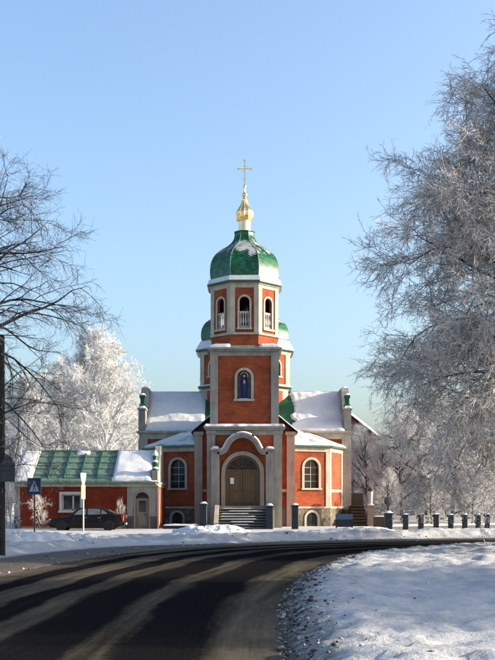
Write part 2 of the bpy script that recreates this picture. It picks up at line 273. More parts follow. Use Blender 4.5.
# ------------------------------------------------------------------ mesh builder
WORLD = {}
class MB:
    def __init__(s): s.v = []; s.f = []; s.M = Matrix.Identity(4)
    def at(s, x=0, y=0, z=0, rz=0): s.M = Matrix.Translation((x, y, z)) @ Matrix.Rotation(rz, 4, 'Z'); return s
    def add(s, vs, fs):
        o = len(s.v)
        s.v += [tuple(s.M @ Vector(p)) for p in vs]
        s.f += [tuple(i+o for i in f) for f in fs]; return s
    def box(s, x0, x1, y0, y1, z0, z1, bev=0.0):
        if bev > 0:
            return s.prism([(x0+bev, y0), (x1-bev, y0), (x1, y0+bev), (x1, y1-bev), (x1-bev, y1), (x0+bev, y1), (x0, y1-bev), (x0, y0+bev)], z0, z1, bev)
        return s.add([(x0, y0, z0), (x1, y0, z0), (x1, y1, z0), (x0, y1, z0), (x0, y0, z1), (x1, y0, z1), (x1, y1, z1), (x0, y1, z1)],
                     [(0, 3, 2, 1), (4, 5, 6, 7), (0, 1, 5, 4), (1, 2, 6, 5), (2, 3, 7, 6), (3, 0, 4, 7)])
    def prism(s, poly, z0, z1, bev=0.0):
        n = len(poly)
        if bev > 0:
            cx = sum(p[0] for p in poly)/n; cy = sum(p[1] for p in poly)/n
            ins = [(p[0] + (cx-p[0])/max(abs(cx-p[0]), 1e-6)*min(bev, abs(cx-p[0])*.9), p[1] + (cy-p[1])/max(abs(cy-p[1]), 1e-6)*min(bev, abs(cy-p[1])*.9)) for p in poly]
            vs = [(p[0], p[1], z0) for p in poly] + [(p[0], p[1], z1-bev) for p in poly] + [(p[0], p[1], z1) for p in ins]
            fs = [tuple(range(n-1, -1, -1)), tuple(range(2*n, 3*n))]
            for k in range(2):
                fs += [(k*n+i, k*n+(i+1) % n, (k+1)*n+(i+1) % n, (k+1)*n+i) for i in range(n)]
            return s.add(vs, fs)
        vs = [(p[0], p[1], z0) for p in poly] + [(p[0], p[1], z1) for p in poly]
        return s.add(vs, [tuple(range(n-1, -1, -1)), tuple(range(n, 2*n))] + [(i, (i+1) % n, n+(i+1) % n, n+i) for i in range(n)])
    def xz(s, poly, y0, y1):          # polygon in x,z pushed along y
        n = len(poly)
        vs = [(p[0], y0, p[1]) for p in poly] + [(p[0], y1, p[1]) for p in poly]
        return s.add(vs, [tuple(range(n)), tuple(range(2*n-1, n-1, -1))] + [((i+1) % n, i, n+i, n+(i+1) % n) for i in range(n)])
    def yz(s, poly, x0, x1):
        n = len(poly)
        vs = [(x0, p[0], p[1]) for p in poly] + [(x1, p[0], p[1]) for p in poly]
        return s.add(vs, [tuple(range(n-1, -1, -1)), tuple(range(n, 2*n))] + [(i, (i+1) % n, n+(i+1) % n, n+i) for i in range(n)])
    def lathe(s, prof, n=24, rot=0.0, flats=False, sx=1.0, sy=1.0):
        k = 1/math.cos(math.pi/n) if flats else 1.0
        vs = []; fs = []
        for r, z in prof:
            for i in range(n):
                a = rot + 2*math.pi*i/n
                vs.append((r*k*math.cos(a)*sx, r*k*math.sin(a)*sy, z))
        for j in range(len(prof)-1):
            for i in range(n):
                fs.append((j*n+i, j*n+(i+1) % n, (j+1)*n+(i+1) % n, (j+1)*n+i))
        fs.append(tuple(range(n-1, -1, -1))); fs.append(tuple((len(prof)-1)*n+i for i in range(n)))
        return s.add(vs, fs)
    def tube(s, pts, rad, n=6):
        pts = [Vector(p) for p in pts]; vs = []; fs = []
        if not hasattr(rad, '__len__'): rad = [rad]*len(pts)
        for i, p in enumerate(pts):
            t = (pts[min(i+1, len(pts)-1)] - pts[max(i-1, 0)]).normalized()
            u = t.cross(Vector((0, 0, 1)) if abs(t.z) < 0.9 else Vector((1, 0, 0))).normalized(); w = t.cross(u)
            for k in range(n):
                a = 2*math.pi*k/n; vs.append(tuple(p + (u*math.cos(a) + w*math.sin(a))*rad[i]))
        for i in range(len(pts)-1):
            for k in range(n): fs.append((i*n+k, i*n+(k+1) % n, (i+1)*n+(k+1) % n, (i+1)*n+k))
        fs.append(tuple(range(n-1, -1, -1))); fs.append(tuple((len(pts)-1)*n+k for k in range(n)))
        return s.add(vs, fs)
    def build(s, name, mat, parent=None, smooth=False, kind=None):
        base = WORLD.get(parent.name, Vector((0, 0, 0))) if parent else Vector((0, 0, 0))
        v = np.array(s.v, dtype=np.float32) - np.array(base, dtype=np.float32)
        o = link_mesh(name, v, s.f, mat, parent, smooth)
        if parent: WORLD[o.name] = base
        if kind: o['kind'] = kind
        return o

def link_mesh(name, v, f, mat, parent=None, smooth=False):
    me = bpy.data.meshes.new(name)
    me.from_pydata([tuple(p) for p in v], [], f); me.update()
    box_uv(me)
    return link_me(name, me, mat, parent, smooth)
def link_me(name, me, mat, parent=None, smooth=False):
    me.materials.append(MT[mat])
    if smooth:
        me.polygons.foreach_set('use_smooth', np.ones(len(me.polygons), dtype=bool)); me.set_sharp_from_angle(angle=R(40))
    o = bpy.data.objects.new(name, me); col.objects.link(o)
    if parent: o.parent = parent
    return o
def box_uv(me):
    nl = len(me.loops); npoly = len(me.polygons)
    if not npoly: return
    lv = np.empty(nl, dtype=np.int32); me.loops.foreach_get('vertex_index', lv)
    tot = np.empty(npoly, dtype=np.int32); me.polygons.foreach_get('loop_total', tot)
    nr = np.empty(npoly*3, dtype=np.float32); me.polygons.foreach_get('normal', nr); nr = np.repeat(nr.reshape(-1, 3), tot, axis=0)
    vv = np.empty(len(me.vertices)*3, dtype=np.float32); me.vertices.foreach_get('co', vv); p = vv.reshape(-1, 3)[lv]
    h = np.hypot(nr[:, 0], nr[:, 1]) + 1e-6
    u = (-nr[:, 1]*p[:, 0] + nr[:, 0]*p[:, 1])/h; w = p[:, 2].copy()
    flat = np.abs(nr[:, 2]) > 0.8
    u[flat] = p[flat, 0]; w[flat] = p[flat, 1]
    uvl = me.uv_layers.new(name='UVMap')
    uvl.data.foreach_set('uv', np.stack([u, w], 1).astype(np.float32).ravel())
def quick_mesh(name, v, f):              # numpy quads (or tris) straight into a mesh
    me = bpy.data.meshes.new(name); k = f.shape[1]
    me.vertices.add(len(v)); me.vertices.foreach_set('co', v.astype(np.float32).ravel())
    me.loops.add(f.size); me.loops.foreach_set('vertex_index', f.astype(np.int32).ravel())
    me.polygons.add(len(f)); me.polygons.foreach_set('loop_start', np.arange(0, f.size, k, dtype=np.int32)); me.polygons.foreach_set('loop_total', np.full(len(f), k, dtype=np.int32))
    me.update(calc_edges=True)
    return me
def thing(name, label, cat, loc=(0, 0, 0), group=None):
    o = bpy.data.objects.new(name, None); col.objects.link(o); o.location = loc; o.empty_display_size = 0.3
    tag(o, label, cat, group); WORLD[o.name] = Vector(loc); return o
def tag(o, label, cat, group=None):
    o['label'] = label; o['category'] = cat
    if group: o['group'] = group
    return o

# ---- wall pieces in a local frame: x along the wall, y into the wall, z up
def arch(cx, w, zs, n=14):
    return [(cx - w/2*math.cos(math.pi*i/n), zs + w/2*math.sin(math.pi*i/n)) for i in range(n+1)]
def wall_arch(mb, x0, x1, z0, z1, cx, w, zo, zs, th, flat=False, y=0.0):
    a = [(cx-w/2, zs), (cx+w/2, zs)] if flat else arch(cx, w, zs)
    L, Rr = cx-w/2, cx+w/2
    q = lambda p: mb.add([(c[0], y, c[1]) for c in p], [tuple(range(len(p)))])
    q([(x0, z0), (L, z0), (L, z1), (x0, z1)]); q([(Rr, z0), (x1, z0), (x1, z1), (Rr, z1)])
    if zo > z0 + 1e-4: q([(L, z0), (Rr, z0), (Rr, zo), (L, zo)])
    for i in range(len(a)-1): q([a[i], a[i+1], (a[i+1][0], z1), (a[i][0], z1)])
    ol = [(L, zo)] + a + [(Rr, zo)]
    for i in range(len(ol)):
        p, r = ol[i], ol[(i+1) % len(ol)]
        mb.add([(p[0], y, p[1]), (p[0], y+th, p[1]), (r[0], y+th, r[1]), (r[0], y, r[1])], [(0, 1, 2, 3)])
def arch_frame(mb, cx, w, zo, zs, fw, y0=-0.06, y1=0.05, sill=True, flat=False):
    if flat:
        inn = [(cx-w/2, zo), (cx-w/2, zs), (cx+w/2, zs), (cx+w/2, zo)]; out = [(cx-w/2-fw, zo), (cx-w/2-fw, zs+fw), (cx+w/2+fw, zs+fw), (cx+w/2+fw, zo)]
    else:
        inn = [(cx-w/2, zo)] + arch(cx, w, zs) + [(cx+w/2, zo)]; out = [(cx-w/2-fw, zo)] + arch(cx, w+2*fw, zs) + [(cx+w/2+fw, zo)]
    n = len(inn)
    vs = [(p[0], y0, p[1]) for p in out] + [(p[0], y0, p[1]) for p in inn] + [(p[0], y1, p[1]) for p in out] + [(p[0], y1, p[1]) for p in inn]
    fs = []
    for i in range(n-1):
        fs += [(i, n+i, n+i+1, i+1), (i, i+1, 2*n+i+1, 2*n+i), (n+i, 3*n+i, 3*n+i+1, n+i+1)]
    fs += [(0, 2*n, 3*n, n), (n-1, 2*n-1, 4*n-1, 3*n-1)]
    mb.add(vs, fs)
    if sill: mb.box(cx-w/2-fw-0.06, cx+w/2+fw+0.06, y0-0.07, y1, zo-0.13, zo-0.002)
def arch_pane(mb, cx, w, zo, zs, y, flat=False, th=0.03):
    ol = [(cx-w/2, zo)] + ([(cx-w/2, zs), (cx+w/2, zs)] if flat else arch(cx, w, zs)) + [(cx+w/2, zo)]
    mb.xz(ol, y, y+th)
def muntins(mb, cx, w, zo, zs, y, nv=1, nh=3, t=0.04, flat=False):
    top = zs if flat else zs + w/2
    for i in range(nv):
        x = cx - w/2 + w*(i+1)/(nv+1)
        tz = zs if flat else zs + math.sqrt(max(0, (w/2)**2 - (x-cx)**2))
        mb.box(x-t/2, x+t/2, y-t, y, zo, tz)
    for j in range(nh):
        z = zo + (zs-zo)*(j+1)/(nh+0.0)
        if z <= zs + 1e-3: mb.box(cx-w/2, cx+w/2, y-t*0.9, y-0.002, z-t/2, z+t/2)

_sn = [0]
def snow_sheet(mb, c00, c10, c11, c01, nu, nv, th, amp=0.04, edge=0.12, lift=0.004, rag=0.0):
    # a blanket of snow lying on a quad; rounded, uneven edges
    _sn[0] += 1; sd_ = _sn[0]*31
    c = [np.array(p, dtype=float) for p in (c00, c10, c11, c01)]
    nrm = np.cross(c[1]-c[0], c[3]-c[0]); nrm /= np.linalg.norm(nrm)
    if nrm[2] < 0: nrm = -nrm
    lu = np.linalg.norm(c[1]-c[0]); lv = np.linalg.norm(c[3]-c[0])
    u, v = np.meshgrid(np.linspace(0, 1, nu+1), np.linspace(0, 1, nv+1))
    uu = np.clip(u + 0*v, 0, 1)
    P = (c[0][None, None]*((1-u)*(1-v))[..., None] + c[1][None, None]*(u*(1-v))[..., None] + c[2][None, None]*(u*v)[..., None] + c[3][None, None]*((1-u)*v)[..., None])
    if rag:
        P = P + ((c[1]-c[0])/lu)[None, None]*(rag*np.clip(1-u*lu/(rag*2.2), 0, 1)*(fbm(v*lv*1.6, v*0+3.3, 4, sd_)*2.4-0.5))[..., None]
    d = np.minimum(np.minimum(u, 1-u)*lu, np.minimum(v, 1-v)*lv)
    e = np.sqrt(np.clip(d/edge, 0, 1))
    nz = fbm(u*lu*1.3, v*lv*1.3, 3, sd_) - 0.5
    h = lift + th*e*(1 + 0.3*nz) + amp*nz*e
    wob = (fbm(u*lu*2.1+9, v*lv*2.1, 3, sd_+5) - 0.5)*0.18*np.clip(1-d/0.5, 0, 1)
    top = P + nrm[None, None]*np.maximum(h, lift)[..., None]
    if lv > 0.6: top = top + ((c[3]-c[0])/lv)[None, None]*(wob*np.where((d > 0) | (v < 0.5), 1, 0))[..., None]
    W = nu+1
    vs = [tuple(p) for p in top.reshape(-1, 3)]
    fs = [(j*W+i, j*W+i+1, (j+1)*W+i+1, (j+1)*W+i) for j in range(nv) for i in range(nu)]
    # skirt down to the surface
    b = len(vs); ring = [i for i in range(W)] + [j*W+nu for j in range(1, nv+1)] + [nv*W+i for i in range(nu-1, -1, -1)] + [j*W for j in range(nv-1, 0, -1)]
    flatb = top.reshape(-1, 3)
    for i in ring: vs.append(tuple(flatb[i] - nrm*(lift+th*0.15)))
    n = len(ring)
    fs += [(ring[i], b+i, b+(i+1) % n, ring[(i+1) % n]) for i in range(n)]
    mb.add(vs, fs)
def snow_box(mb, x0, x1, y0, y1, z, th, **k):
    snow_sheet(mb, (x0, y0, z), (x1, y0, z), (x1, y1, z), (x0, y1, z), max(2, int((x1-x0)/0.12)), max(2, int((y1-y0)/0.12)), th, edge=min(0.15, (y1-y0)/2.2, (x1-x0)/2.2), **k)

# ------------------------------------------------------------------ ground and road
LE = [(-6.6, -30), (-6.5, 0), (-6.3, 10), (-6.1, 18), (-5.7, 24), (-4.9, 30), (-3.9, 34), (-1.8, 38.4), (2.2, 42.2), (6.8, 44.5), (11.4, 46), (30, 49.5), (80, 56), (140, 62)]
RE = [(0.2, -30), (0.3, 0), (0.42, 10.8), (0.62, 17), (1.16, 22), (2.1, 27), (2.9, 29.6), (3.9, 32), (6.5, 35.2), (9.35, 37.5), (13, 39.2), (31, 42.6), (80, 49), (140, 55)]
def spline(pts, k):
    P = [np.array(p, float) for p in pts]; P = [2*P[0]-P[1]] + P + [2*P[-1]-P[-2]]; out = []
    for i in range(1, len(P)-2):
        for j in range(k):
            t = j/k; a, b_, c, d = P[i-1], P[i], P[i+1], P[i+2]
            out.append(0.5*((2*b_) + (-a+c)*t + (2*a-5*b_+4*c-d)*t*t + (-a+3*b_-3*c+d)*t**3))
    out.append(P[-2]); return np.array(out)
LS, RS = spline(LE, 12), spline(RE, 12)
def dist_poly(X, Y, S):
    best = np.full(X.shape, 1e9)
    for a, b_ in zip(S[:-1], S[1:]):
        d = b_-a; L2 = d@d
        t = np.clip(((X-a[0])*d[0] + (Y-a[1])*d[1])/L2, 0, 1)
        best = np.minimum(best, np.hypot(X-a[0]-t*d[0], Y-a[1]-t*d[1]))
    return best
POLY = np.concatenate([LS, RS[::-1]])
def inside(X, Y):
    c = np.zeros(X.shape, bool); j = len(POLY)-1
    for i in range(len(POLY)):
        xi, yi = POLY[i]; xj, yj = POLY[j]
        if yi != yj:
            c ^= ((yi > Y) != (yj > Y)) & (X < (xj-xi)*(Y-yi)/(yj-yi)+xi)
        j = i
    return c
def ground_h(X, Y):
    dl = dist_poly(X, Y, LS); dr = dist_poly(X, Y, RS); ins = inside(X, Y)
    left = dl < dr
    n1 = fbm(X*0.55, Y*0.55, 4, 3); n2 = fbm(X*1.9, Y*1.9, 4, 9); n3 = fbm(X*0.12, Y*0.12, 3, 21)
    n4 = fbm(X*5.0, Y*5.0, 3, 33)
    ridged = 1-np.abs(2*n2-1)
    # left and far side: packed verge, then a ploughed bank, then the churchyard
    d0 = 0.35 + 2.3*(1-sst(-6.0, 0.0, X))
    bk = sst(d0, d0+1.0, dl)*(1-0.75*sst(d0+2.6, d0+5.5, dl))
    hb = (0.20 + 0.11*sst(-6, -1, X)) * (0.45 + 0.9*n1)
    hl = 0.02 + 0.03*sst(0, 0.6, dl) + 0.03*n4*sst(0, 0.5, dl) + bk*(hb + 0.22*(ridged-0.5)*n1*1.6 + 0.06*(n4-0.5))
    drive = sst(-14, -11.5, X)*(1-sst(-6.5, -4.5, X))*sst(44.5, 46.5, Y)*(1-sst(50, 52, Y))
    hl = hl*(1-0.6*drive)
    flat = sst(52, 58, Y)
    hl = hl*(1-flat) + flat*(0.05 + 0.05*n1)
    # inner (right) side: low windrow of clods, then rumpled open snow
    hr = 0.02 + 0.13*sst(0.0, 0.5, dr)*(1-0.5*sst(0.8, 1.8, dr)) + sst(0.2, 1.6, dr)*(0.10*n3 + 0.20*(n1-0.35) + 0.13*(ridged-0.5) + 0.06*(n4-0.5))
    hr = hr + 0.09*sst(0.05, 0.35, dr)*(1-sst(0.7, 1.8, dr))*(n4-0.35)*2
    n5 = fbm(X*0.9+31, Y*1.3, 3, 77); rid2 = 1-np.abs(2*n5-1)
    hr = hr + sst(0.6, 2.2, dr)*sst(19, 24, Y)*0.26*(rid2-0.62)*(1-sst(44, 50, Y))
    h = np.where(left, hl, hr)
    h = np.maximum(h, 0.012)
    far = sst(90, 160, np.hypot(X, Y))
    h = h*(1-far)
    d = np.where(left, dl, dr)
    h = np.where(ins, -0.06, h)
    dirt = np.where(left, 0.80*(1-sst(d0*0.5, d0+0.3, dl)) + 0.12*(1-sst(d0+0.5, d0+2.5, dl)), 0.22*(1-sst(0.0, 0.25, dr)) + 0.20*(1-sst(0.3, 0.9, dr)) + 0.17*(1-sst(0.8, 4.0, dr)))
    dirt = dirt*(1-flat)
    return h, dirt
def axis(a, b_, step, lo, hi):
    mid = np.arange(a, b_+1e-6, step); e = []
    s = step; x = a
    while x > lo: s *= 1.32; x -= s; e.append(x)
    f = []; s = step; x = mid[-1]
    while x < hi: s *= 1.32; x += s; f.append(x)
    return np.concatenate([np.array(e[::-1]), mid, np.array(f)])
xs = axis(-15, 15, 0.125, -2500, 2500); ys = axis(8, 53, 0.115, -2500, 3500)
X, Y = np.meshgrid(xs, ys)
H, DIRT = ground_h(X, Y)
W = len(xs); nH = len(ys)
idx = np.arange(W*nH).reshape(nH, W)
faces = np.stack([idx[:-1, :-1], idx[:-1, 1:], idx[1:, 1:], idx[1:, :-1]], -1).reshape(-1, 4)
me = quick_mesh('ground', np.stack([X, Y, H], -1).reshape(-1, 3), faces)
at = me.attributes.new('dirt', 'FLOAT', 'POINT'); at.data.foreach_set('value', DIRT.astype(np.float32).ravel())
g = link_me('ground', me, 'ground_snow'); me.polygons.foreach_set('use_smooth', np.ones(len(me.polygons), dtype=bool)); g['kind'] = 'structure'
# road
k = 30; n = len(LS)
wob = (fbm(np.arange(n)*0.7, np.zeros(n), 3, 5)-0.5)*0.25
along = np.concatenate([[0], np.cumsum(np.linalg.norm(np.diff((LS+RS)/2, axis=0), axis=1))])
t = np.linspace(-0.02, 1.02, k+1)
P = LS[:, None]*(1-t)[None, :, None] + RS[:, None]*t[None, :, None]
Z = 0.004 + 0.03*np.sin(np.pi*np.clip(t, 0, 1))[None, :]*np.ones((n, 1)) + 0.02*(fbm(P[..., 0]*1.5, P[..., 1]*0.6, 3, 8)-0.5)*np.clip(1-np.abs(2*t-1)**6, 0, 1)[None]
Z = np.maximum(Z, 0.004)
v = np.concatenate([P, Z[..., None]], -1).reshape(-1, 3)
idx = np.arange(n*(k+1)).reshape(n, k+1)
f = np.stack([idx[:-1, :-1], idx[:-1, 1:], idx[1:, 1:], idx[1:, :-1]], -1).reshape(-1, 4)
me = quick_mesh('road', v, f)
uvd = np.stack([np.broadcast_to(t, (n, k+1)), np.broadcast_to(along[:, None], (n, k+1))], -1).reshape(-1, 2)
me.uv_layers.new(name='UVMap').data.foreach_set('uv', uvd[f.ravel()].astype(np.float32).ravel())
rd = link_me('road', me, 'asphalt'); me.polygons.foreach_set('use_smooth', np.ones(len(me.polygons), dtype=bool)); rd['kind'] = 'structure'

# snow clods
def clods(name, pts, sizes, mat, parent=None, base=None, kind='stuff'):
    t_ = (1+5**0.5)/2
    iv = np.array([(-1, t_, 0), (1, t_, 0), (-1, -t_, 0), (1, -t_, 0), (0, -1, t_), (0, 1, t_), (0, -1, -t_), (0, 1, -t_), (t_, 0, -1), (t_, 0, 1), (-t_, 0, -1), (-t_, 0, 1)], float)/1.902
    jf = np.array([(0, 11, 5), (0, 5, 1), (0, 1, 7), (0, 7, 10), (0, 10, 11), (1, 5, 9), (5, 11, 4), (11, 10, 2), (10, 7, 6), (7, 1, 8), (3, 9, 4), (3, 4, 2), (3, 2, 6), (3, 6, 8), (3, 8, 9), (4, 9, 5), (2, 4, 11), (6, 2, 10), (8, 6, 7), (9, 8, 1)])
    n = len(pts)
    vv = iv[None]*(1+0.9*(rng.random((n, 12, 1))-0.5))*sizes[:, None, None]*(0.6+0.8*rng.random((n, 1, 3)))*np.array([1.25, 1, .7])
    a = rng.random(n)*6.28; ca, sa = np.cos(a)[:, None], np.sin(a)[:, None]
    vv = np.stack([vv[..., 0]*ca - vv[..., 1]*sa, vv[..., 0]*sa + vv[..., 1]*ca, vv[..., 2]], -1) + pts[:, None]
    ff = (jf[None] + (np.arange(n)*12)[:, None, None]).reshape(-1, 3)
    v_ = vv.reshape(-1, 3)
    if base is not None: v_ = v_ - np.array(base)
    me = quick_mesh(name, v_, ff); o = link_me(name, me, mat, parent)
    if kind: o['kind'] = kind
    return o
def edge_clods(S, side, y0, y1, cnt, spread, smin, smax, pw=2.2):
    tt = rng.random(cnt)*(len(S)-1.001); i = tt.astype(int); fr = (tt-i)[:, None]
    P = S[i]*(1-fr) + S[i+1]*fr; D = S[i+1]-S[i]; D /= np.linalg.norm(D, axis=1)[:, None]
    nrm = np.stack([D[:, 1], -D[:, 0]], 1)*side
    off = np.abs(rng.normal(0, 1, cnt))*spread - 0.08
    P = P + nrm*off[:, None]
    keep = (P[:, 1] > y0) & (P[:, 1] < y1) & (np.abs(P[:, 0]) < 22); P = P[keep]
    h, _ = ground_h(P[:, 0], P[:, 1]); s = smin + (smax-smin)*rng.random(len(P))**pw
    return np.column_stack([P, np.maximum(h, 0.0)+s*0.15]), s
c1, s1 = edge_clods(RS[13:150], 1, 6, 42, 15000, 0.34, 0.005, 0.034, 3.8)
c1b, s1b = edge_clods(RS[13:150], 1, 6, 42, 500, 1.2, 0.005, 0.022, 3)
c2, s2 = edge_clods(LS[30:150], -1, 18, 52, 550, 1.6, 0.008, 0.05, 3.0)
o = clods('snow_clods', np.concatenate([c1, c1b]), np.concatenate([s1, s1b]), 'clod')
tag(clods('bank_clods', c2, s2, 'clod'), 'snow lumps scattered over the ploughed bank on the far side', 'snow clods')
tag(o, 'dirty snow clods and grit along the inner road edge', 'snow clods')

def snow_pile(cx, cy, rx, ry, hh, label, seed, yaw=0.0):
    n = 56; u = np.linspace(-1.15, 1.15, n)
    U, V = np.meshgrid(u, u)
    q = np.hypot(U, V)
    h = hh*np.clip(1-q**2, 0, 1)**0.75
    lump = fbm(U*rx*1.6+seed, V*ry*1.6, 4, seed); rid = 1-np.abs(2*fbm(U*rx*2.2, V*ry*2.2+seed, 4, seed+3)-1)
    h = h*(0.55+0.9*lump) + hh*0.35*(rid-0.6)*np.clip(1.1-q, 0, 1) - 0.10*sst(0.95, 1.15, q)
    c, s = math.cos(yaw), math.sin(yaw)
    Xw = cx + U*rx*c - V*ry*s; Yw = cy + U*rx*s + V*ry*c
    gh, _ = ground_h(Xw, Yw)
    Zw = gh + h
    idx = np.arange(n*n).reshape(n, n)
    f = np.stack([idx[:-1, :-1], idx[:-1, 1:], idx[1:, 1:], idx[1:, :-1]], -1).reshape(-1, 4)
    t_ = thing('snow_pile', label, 'snow pile', (cx, cy, 0), 'ploughed snow piles')
    me = quick_mesh('drift', np.stack([Xw-cx, Yw-cy, Zw], -1).reshape(-1, 3), f)
    o = link_me('drift', me, 'snow', t_); me.polygons.foreach_set('use_smooth', np.ones(len(me.polygons), dtype=bool))
    k = 170; a = rng.random(k)*6.28; r_ = np.sqrt(rng.random(k))*1.05
    Px = cx + np.cos(a)*r_*rx*c - np.sin(a)*r_*ry*s; Py = cy + np.cos(a)*r_*rx*s + np.sin(a)*r_*ry*c
    gh, _ = ground_h(Px, Py); hz = hh*np.clip(1-r_**2, 0, 1)**0.75*0.8
    sz = 0.03 + 0.13*rng.random(k)**2.5
    clods('clods', np.column_stack([Px, Py, gh+hz]), sz, 'snow', t_, (cx, cy, 0), kind='stuff')
snow_pile(px(212, 50), 50.0, 2.1, 1.3, 0.44, 'lumpy heap of ploughed snow in front of the church steps', 11)
snow_pile(px(16, 37.0), 37.0, 2.3, 1.3, 0.34, 'rough snow heap in front of the pedestrian sign', 23, 0.3)
snow_pile(px(60, 41.5), 41.5, 1.6, 1.0, 0.15, 'low broken snow heap right of the pedestrian sign', 37)
snow_pile(px(350, 49), 49.0, 2.2, 1.0, 0.26, 'long snow heap below the blue notice board', 51)

# ------------------------------------------------------------------ church
CX = -0.2
church = thing('church', 'red brick church with green domes, gold cupola and snowy roofs', 'church', (CX, 66.0, 0))
def ch(mb, name, mat, parent=None, smooth=False, kind=None): return mb.build(name, mat, parent or church, smooth, kind)
def snow_part(*a, **k):
    mb = MB(); snow_box(mb, *a, **k); return mb.build('snow', 'snow', church, True)

def arched_window(M, cx, w, zo, zs, fw, parent, pane='glass', depth=0.16, balus=False, nv=1, nh=3, proud=0.06, trim='trim'):
    x, y, z, rz = M
    mb = MB().at(x, y, z, rz); arch_frame(mb, cx, w, zo, zs, fw, -proud, 0.05)
    wdw = mb.build('window', trim, parent)
    if pane:
        mb = MB().at(x, y, z, rz); arch_pane(mb, cx, w*0.999, zo, zs, depth); mb.build('pane', pane, wdw)
        mb = MB().at(x, y, z, rz); muntins(mb, cx, w, zo, zs, depth-0.002, nv, nh); mb.build('glazing_bar', trim, wdw)
    if balus:
        mb = MB().at(x, y, z, rz)
        bh = 1.0
        mb.box(cx-w/2, cx+w/2, 0.04, 0.12, zo+bh, zo+bh+0.09); mb.box(cx-w/2, cx+w/2, 0.05, 0.11, zo+0.06, zo+0.12)
        mb.build('handrail', 'whitewash', wdw)
        for i in range(4):
            bx = cx - w/2 + w*(i+0.5)/4
            mb = MB().at(x, y, z, rz); mb.M = mb.M @ Matrix.Translation((bx, 0.08, zo))
            mb.lathe([(0.05, 0.12), (0.035, 0.2), (0.06, 0.45), (0.03, 0.8), (0.05, bh)], 8); mb.build('baluster', 'whitewash', wdw, True)
    return wdw

# --- stage 1: porch storey (front plane y=66)
Y0 = 66.0
hw1 = 2.48; T1 = pz(430, Y0)         # half width, top of storey 6.5
D1 = 4.9
mb = MB().at(CX, Y0+0.12, 0)
dw, dzs = 2.30, pz(472.5, Y0)         # door opening
FL = 1.52                            # floor level of the porch
wall_arch(mb, -hw1+0.1, hw1-0.1, 0, T1, -0.12, dw, FL, dzs, 0.45)
ch(mb, 'porch_wall', 'brick')
for s in (-1, 1):
    mb = MB().at(CX, Y0, 0); xa, xb = sorted((s*(hw1-0.1), s*(hw1-0.4))); mb.box(xa, xb, 0.121, D1, 0, T1-0.01); ch(mb, 'side_wall', 'brick')
for s in (-1, 1):
    mb = MB().at(CX, Y0, 0); xa, xb = sorted((s*hw1, s*(hw1-0.55))); mb.box(xa, xb, 0, 0.6, 0, T1-0.25); ch(mb, 'pilaster', 'trim_grey')
    mb = MB().at(CX, Y0, 0); xa, xb = sorted((s*(hw1+0.05), s*(hw1-0.6))); mb.box(xa, xb, -0.06, 0.66, T1-0.26, T1-0.02); ch(mb, 'capital', 'trim_grey')
mb = MB().at(CX, Y0, 0); mb.box(-hw1-0.12, hw1+0.12, -0.14, 0.9, T1, T1+0.13); mb.box(-hw1-0.22, hw1+0.22, -0.24, 0.95, T1+0.131, T1+0.24); ch(mb, 'cornice', 'trim_grey')
mb = MB().at(CX, Y0, 0); mb.box(-hw1+0.5, hw1-0.5, 0.06, 0.5, T1-0.32, T1-0.005); ch(mb, 'frieze', 'trim_grey')
mb = MB().at(CX, Y0, 0); snow_box(mb, -hw1-0.2, hw1+0.2, -0.22, 0.42, T1+0.24, 0.17); ch(mb, 'snow', 'snow', smooth=True)
# doorway
mb = MB().at(CX, Y0+0.12, 0); arch_frame(mb, -0.12, dw, FL, dzs, 0.26, -0.10, 0.06, sill=False); ch(mb, 'door_surround', 'trim')
mb = MB().at(CX, Y0+0.12, 0); arch_frame(mb, -0.12, dw-0.30, FL, dzs, 0.15, 0.16, 0.30, sill=False); dr_in = ch(mb, 'door_frame', 'door_wood')
for s in (-1, 1):
    mb = MB().at(CX, Y0+0.12, 0); xa, xb = sorted((-0.12+s*0.012, -0.12+s*(dw/2-0.15))); mb.box(xa, xb, 0.26, 0.34, FL+0.02, dzs+0.08); dr_ = ch(mb, 'door', 'door_wood')
    for zz0, zz1 in ((FL+0.2, FL+0.85), (FL+1.0, dzs-0.12)):
        mb = MB().at(CX, Y0+0.12, 0); mb.box(xa+0.14, xb-0.14, 0.225, 0.262, zz0, zz1, 0.02); mb.build('door_panel', 'door_wood', dr_)
    mb = MB().at(CX, Y0+0.12, 0); mb.tube([(-0.12+s*0.1, 0.2, FL+0.95), (-0.12+s*0.1, 0.2, FL+1.2)], 0.02); mb.build('handle', 'bronze', dr_)
mb = MB().at(CX, Y0+0.12, 0); mb.box(-0.12-dw/2+0.15, -0.12+dw/2-0.15, 0.2, 0.33, dzs+0.082, dzs+0.2); ch(mb, 'transom', 'door_wood')
mb = MB().at(CX, Y0+0.12, 0); arch_pane(mb, -0.12, dw-0.31, dzs+0.05, dzs+0.06, 0.30); fan = ch(mb, 'fanlight', 'glass')
for a in (30, 60, 90, 120, 150):
    mb = MB().at(CX, Y0+0.12, 0); ca, sa = math.cos(R(a)), math.sin(R(a)); rr = dw/2-0.16
    mb.tube([(-0.12+0.32*ca, 0.28, dzs+0.1+0.32*sa), (-0.12+rr*ca, 0.28, dzs+0.06+rr*sa)], 0.025, 5); mb.build('glazing_bar', 'door_wood', fan)
mb = MB().at(CX, Y0+0.12, 0); mb.M = mb.M @ Matrix.Translation((-0.12, 0.28, dzs+0.1)); mb.tube([(0.32*math.cos(R(a)), 0, 0.32*math.sin(R(a))) for a in range(0, 181, 15)], 0.025, 5); mb.build('glazing_bar', 'door_wood', fan)
mb = MB().at(CX, Y0+0.12, 0); mb.box(-0.95, -0.70, 0.205, 0.222, FL+1.45, FL+1.85); ch(mb, 'notice', 'paper')
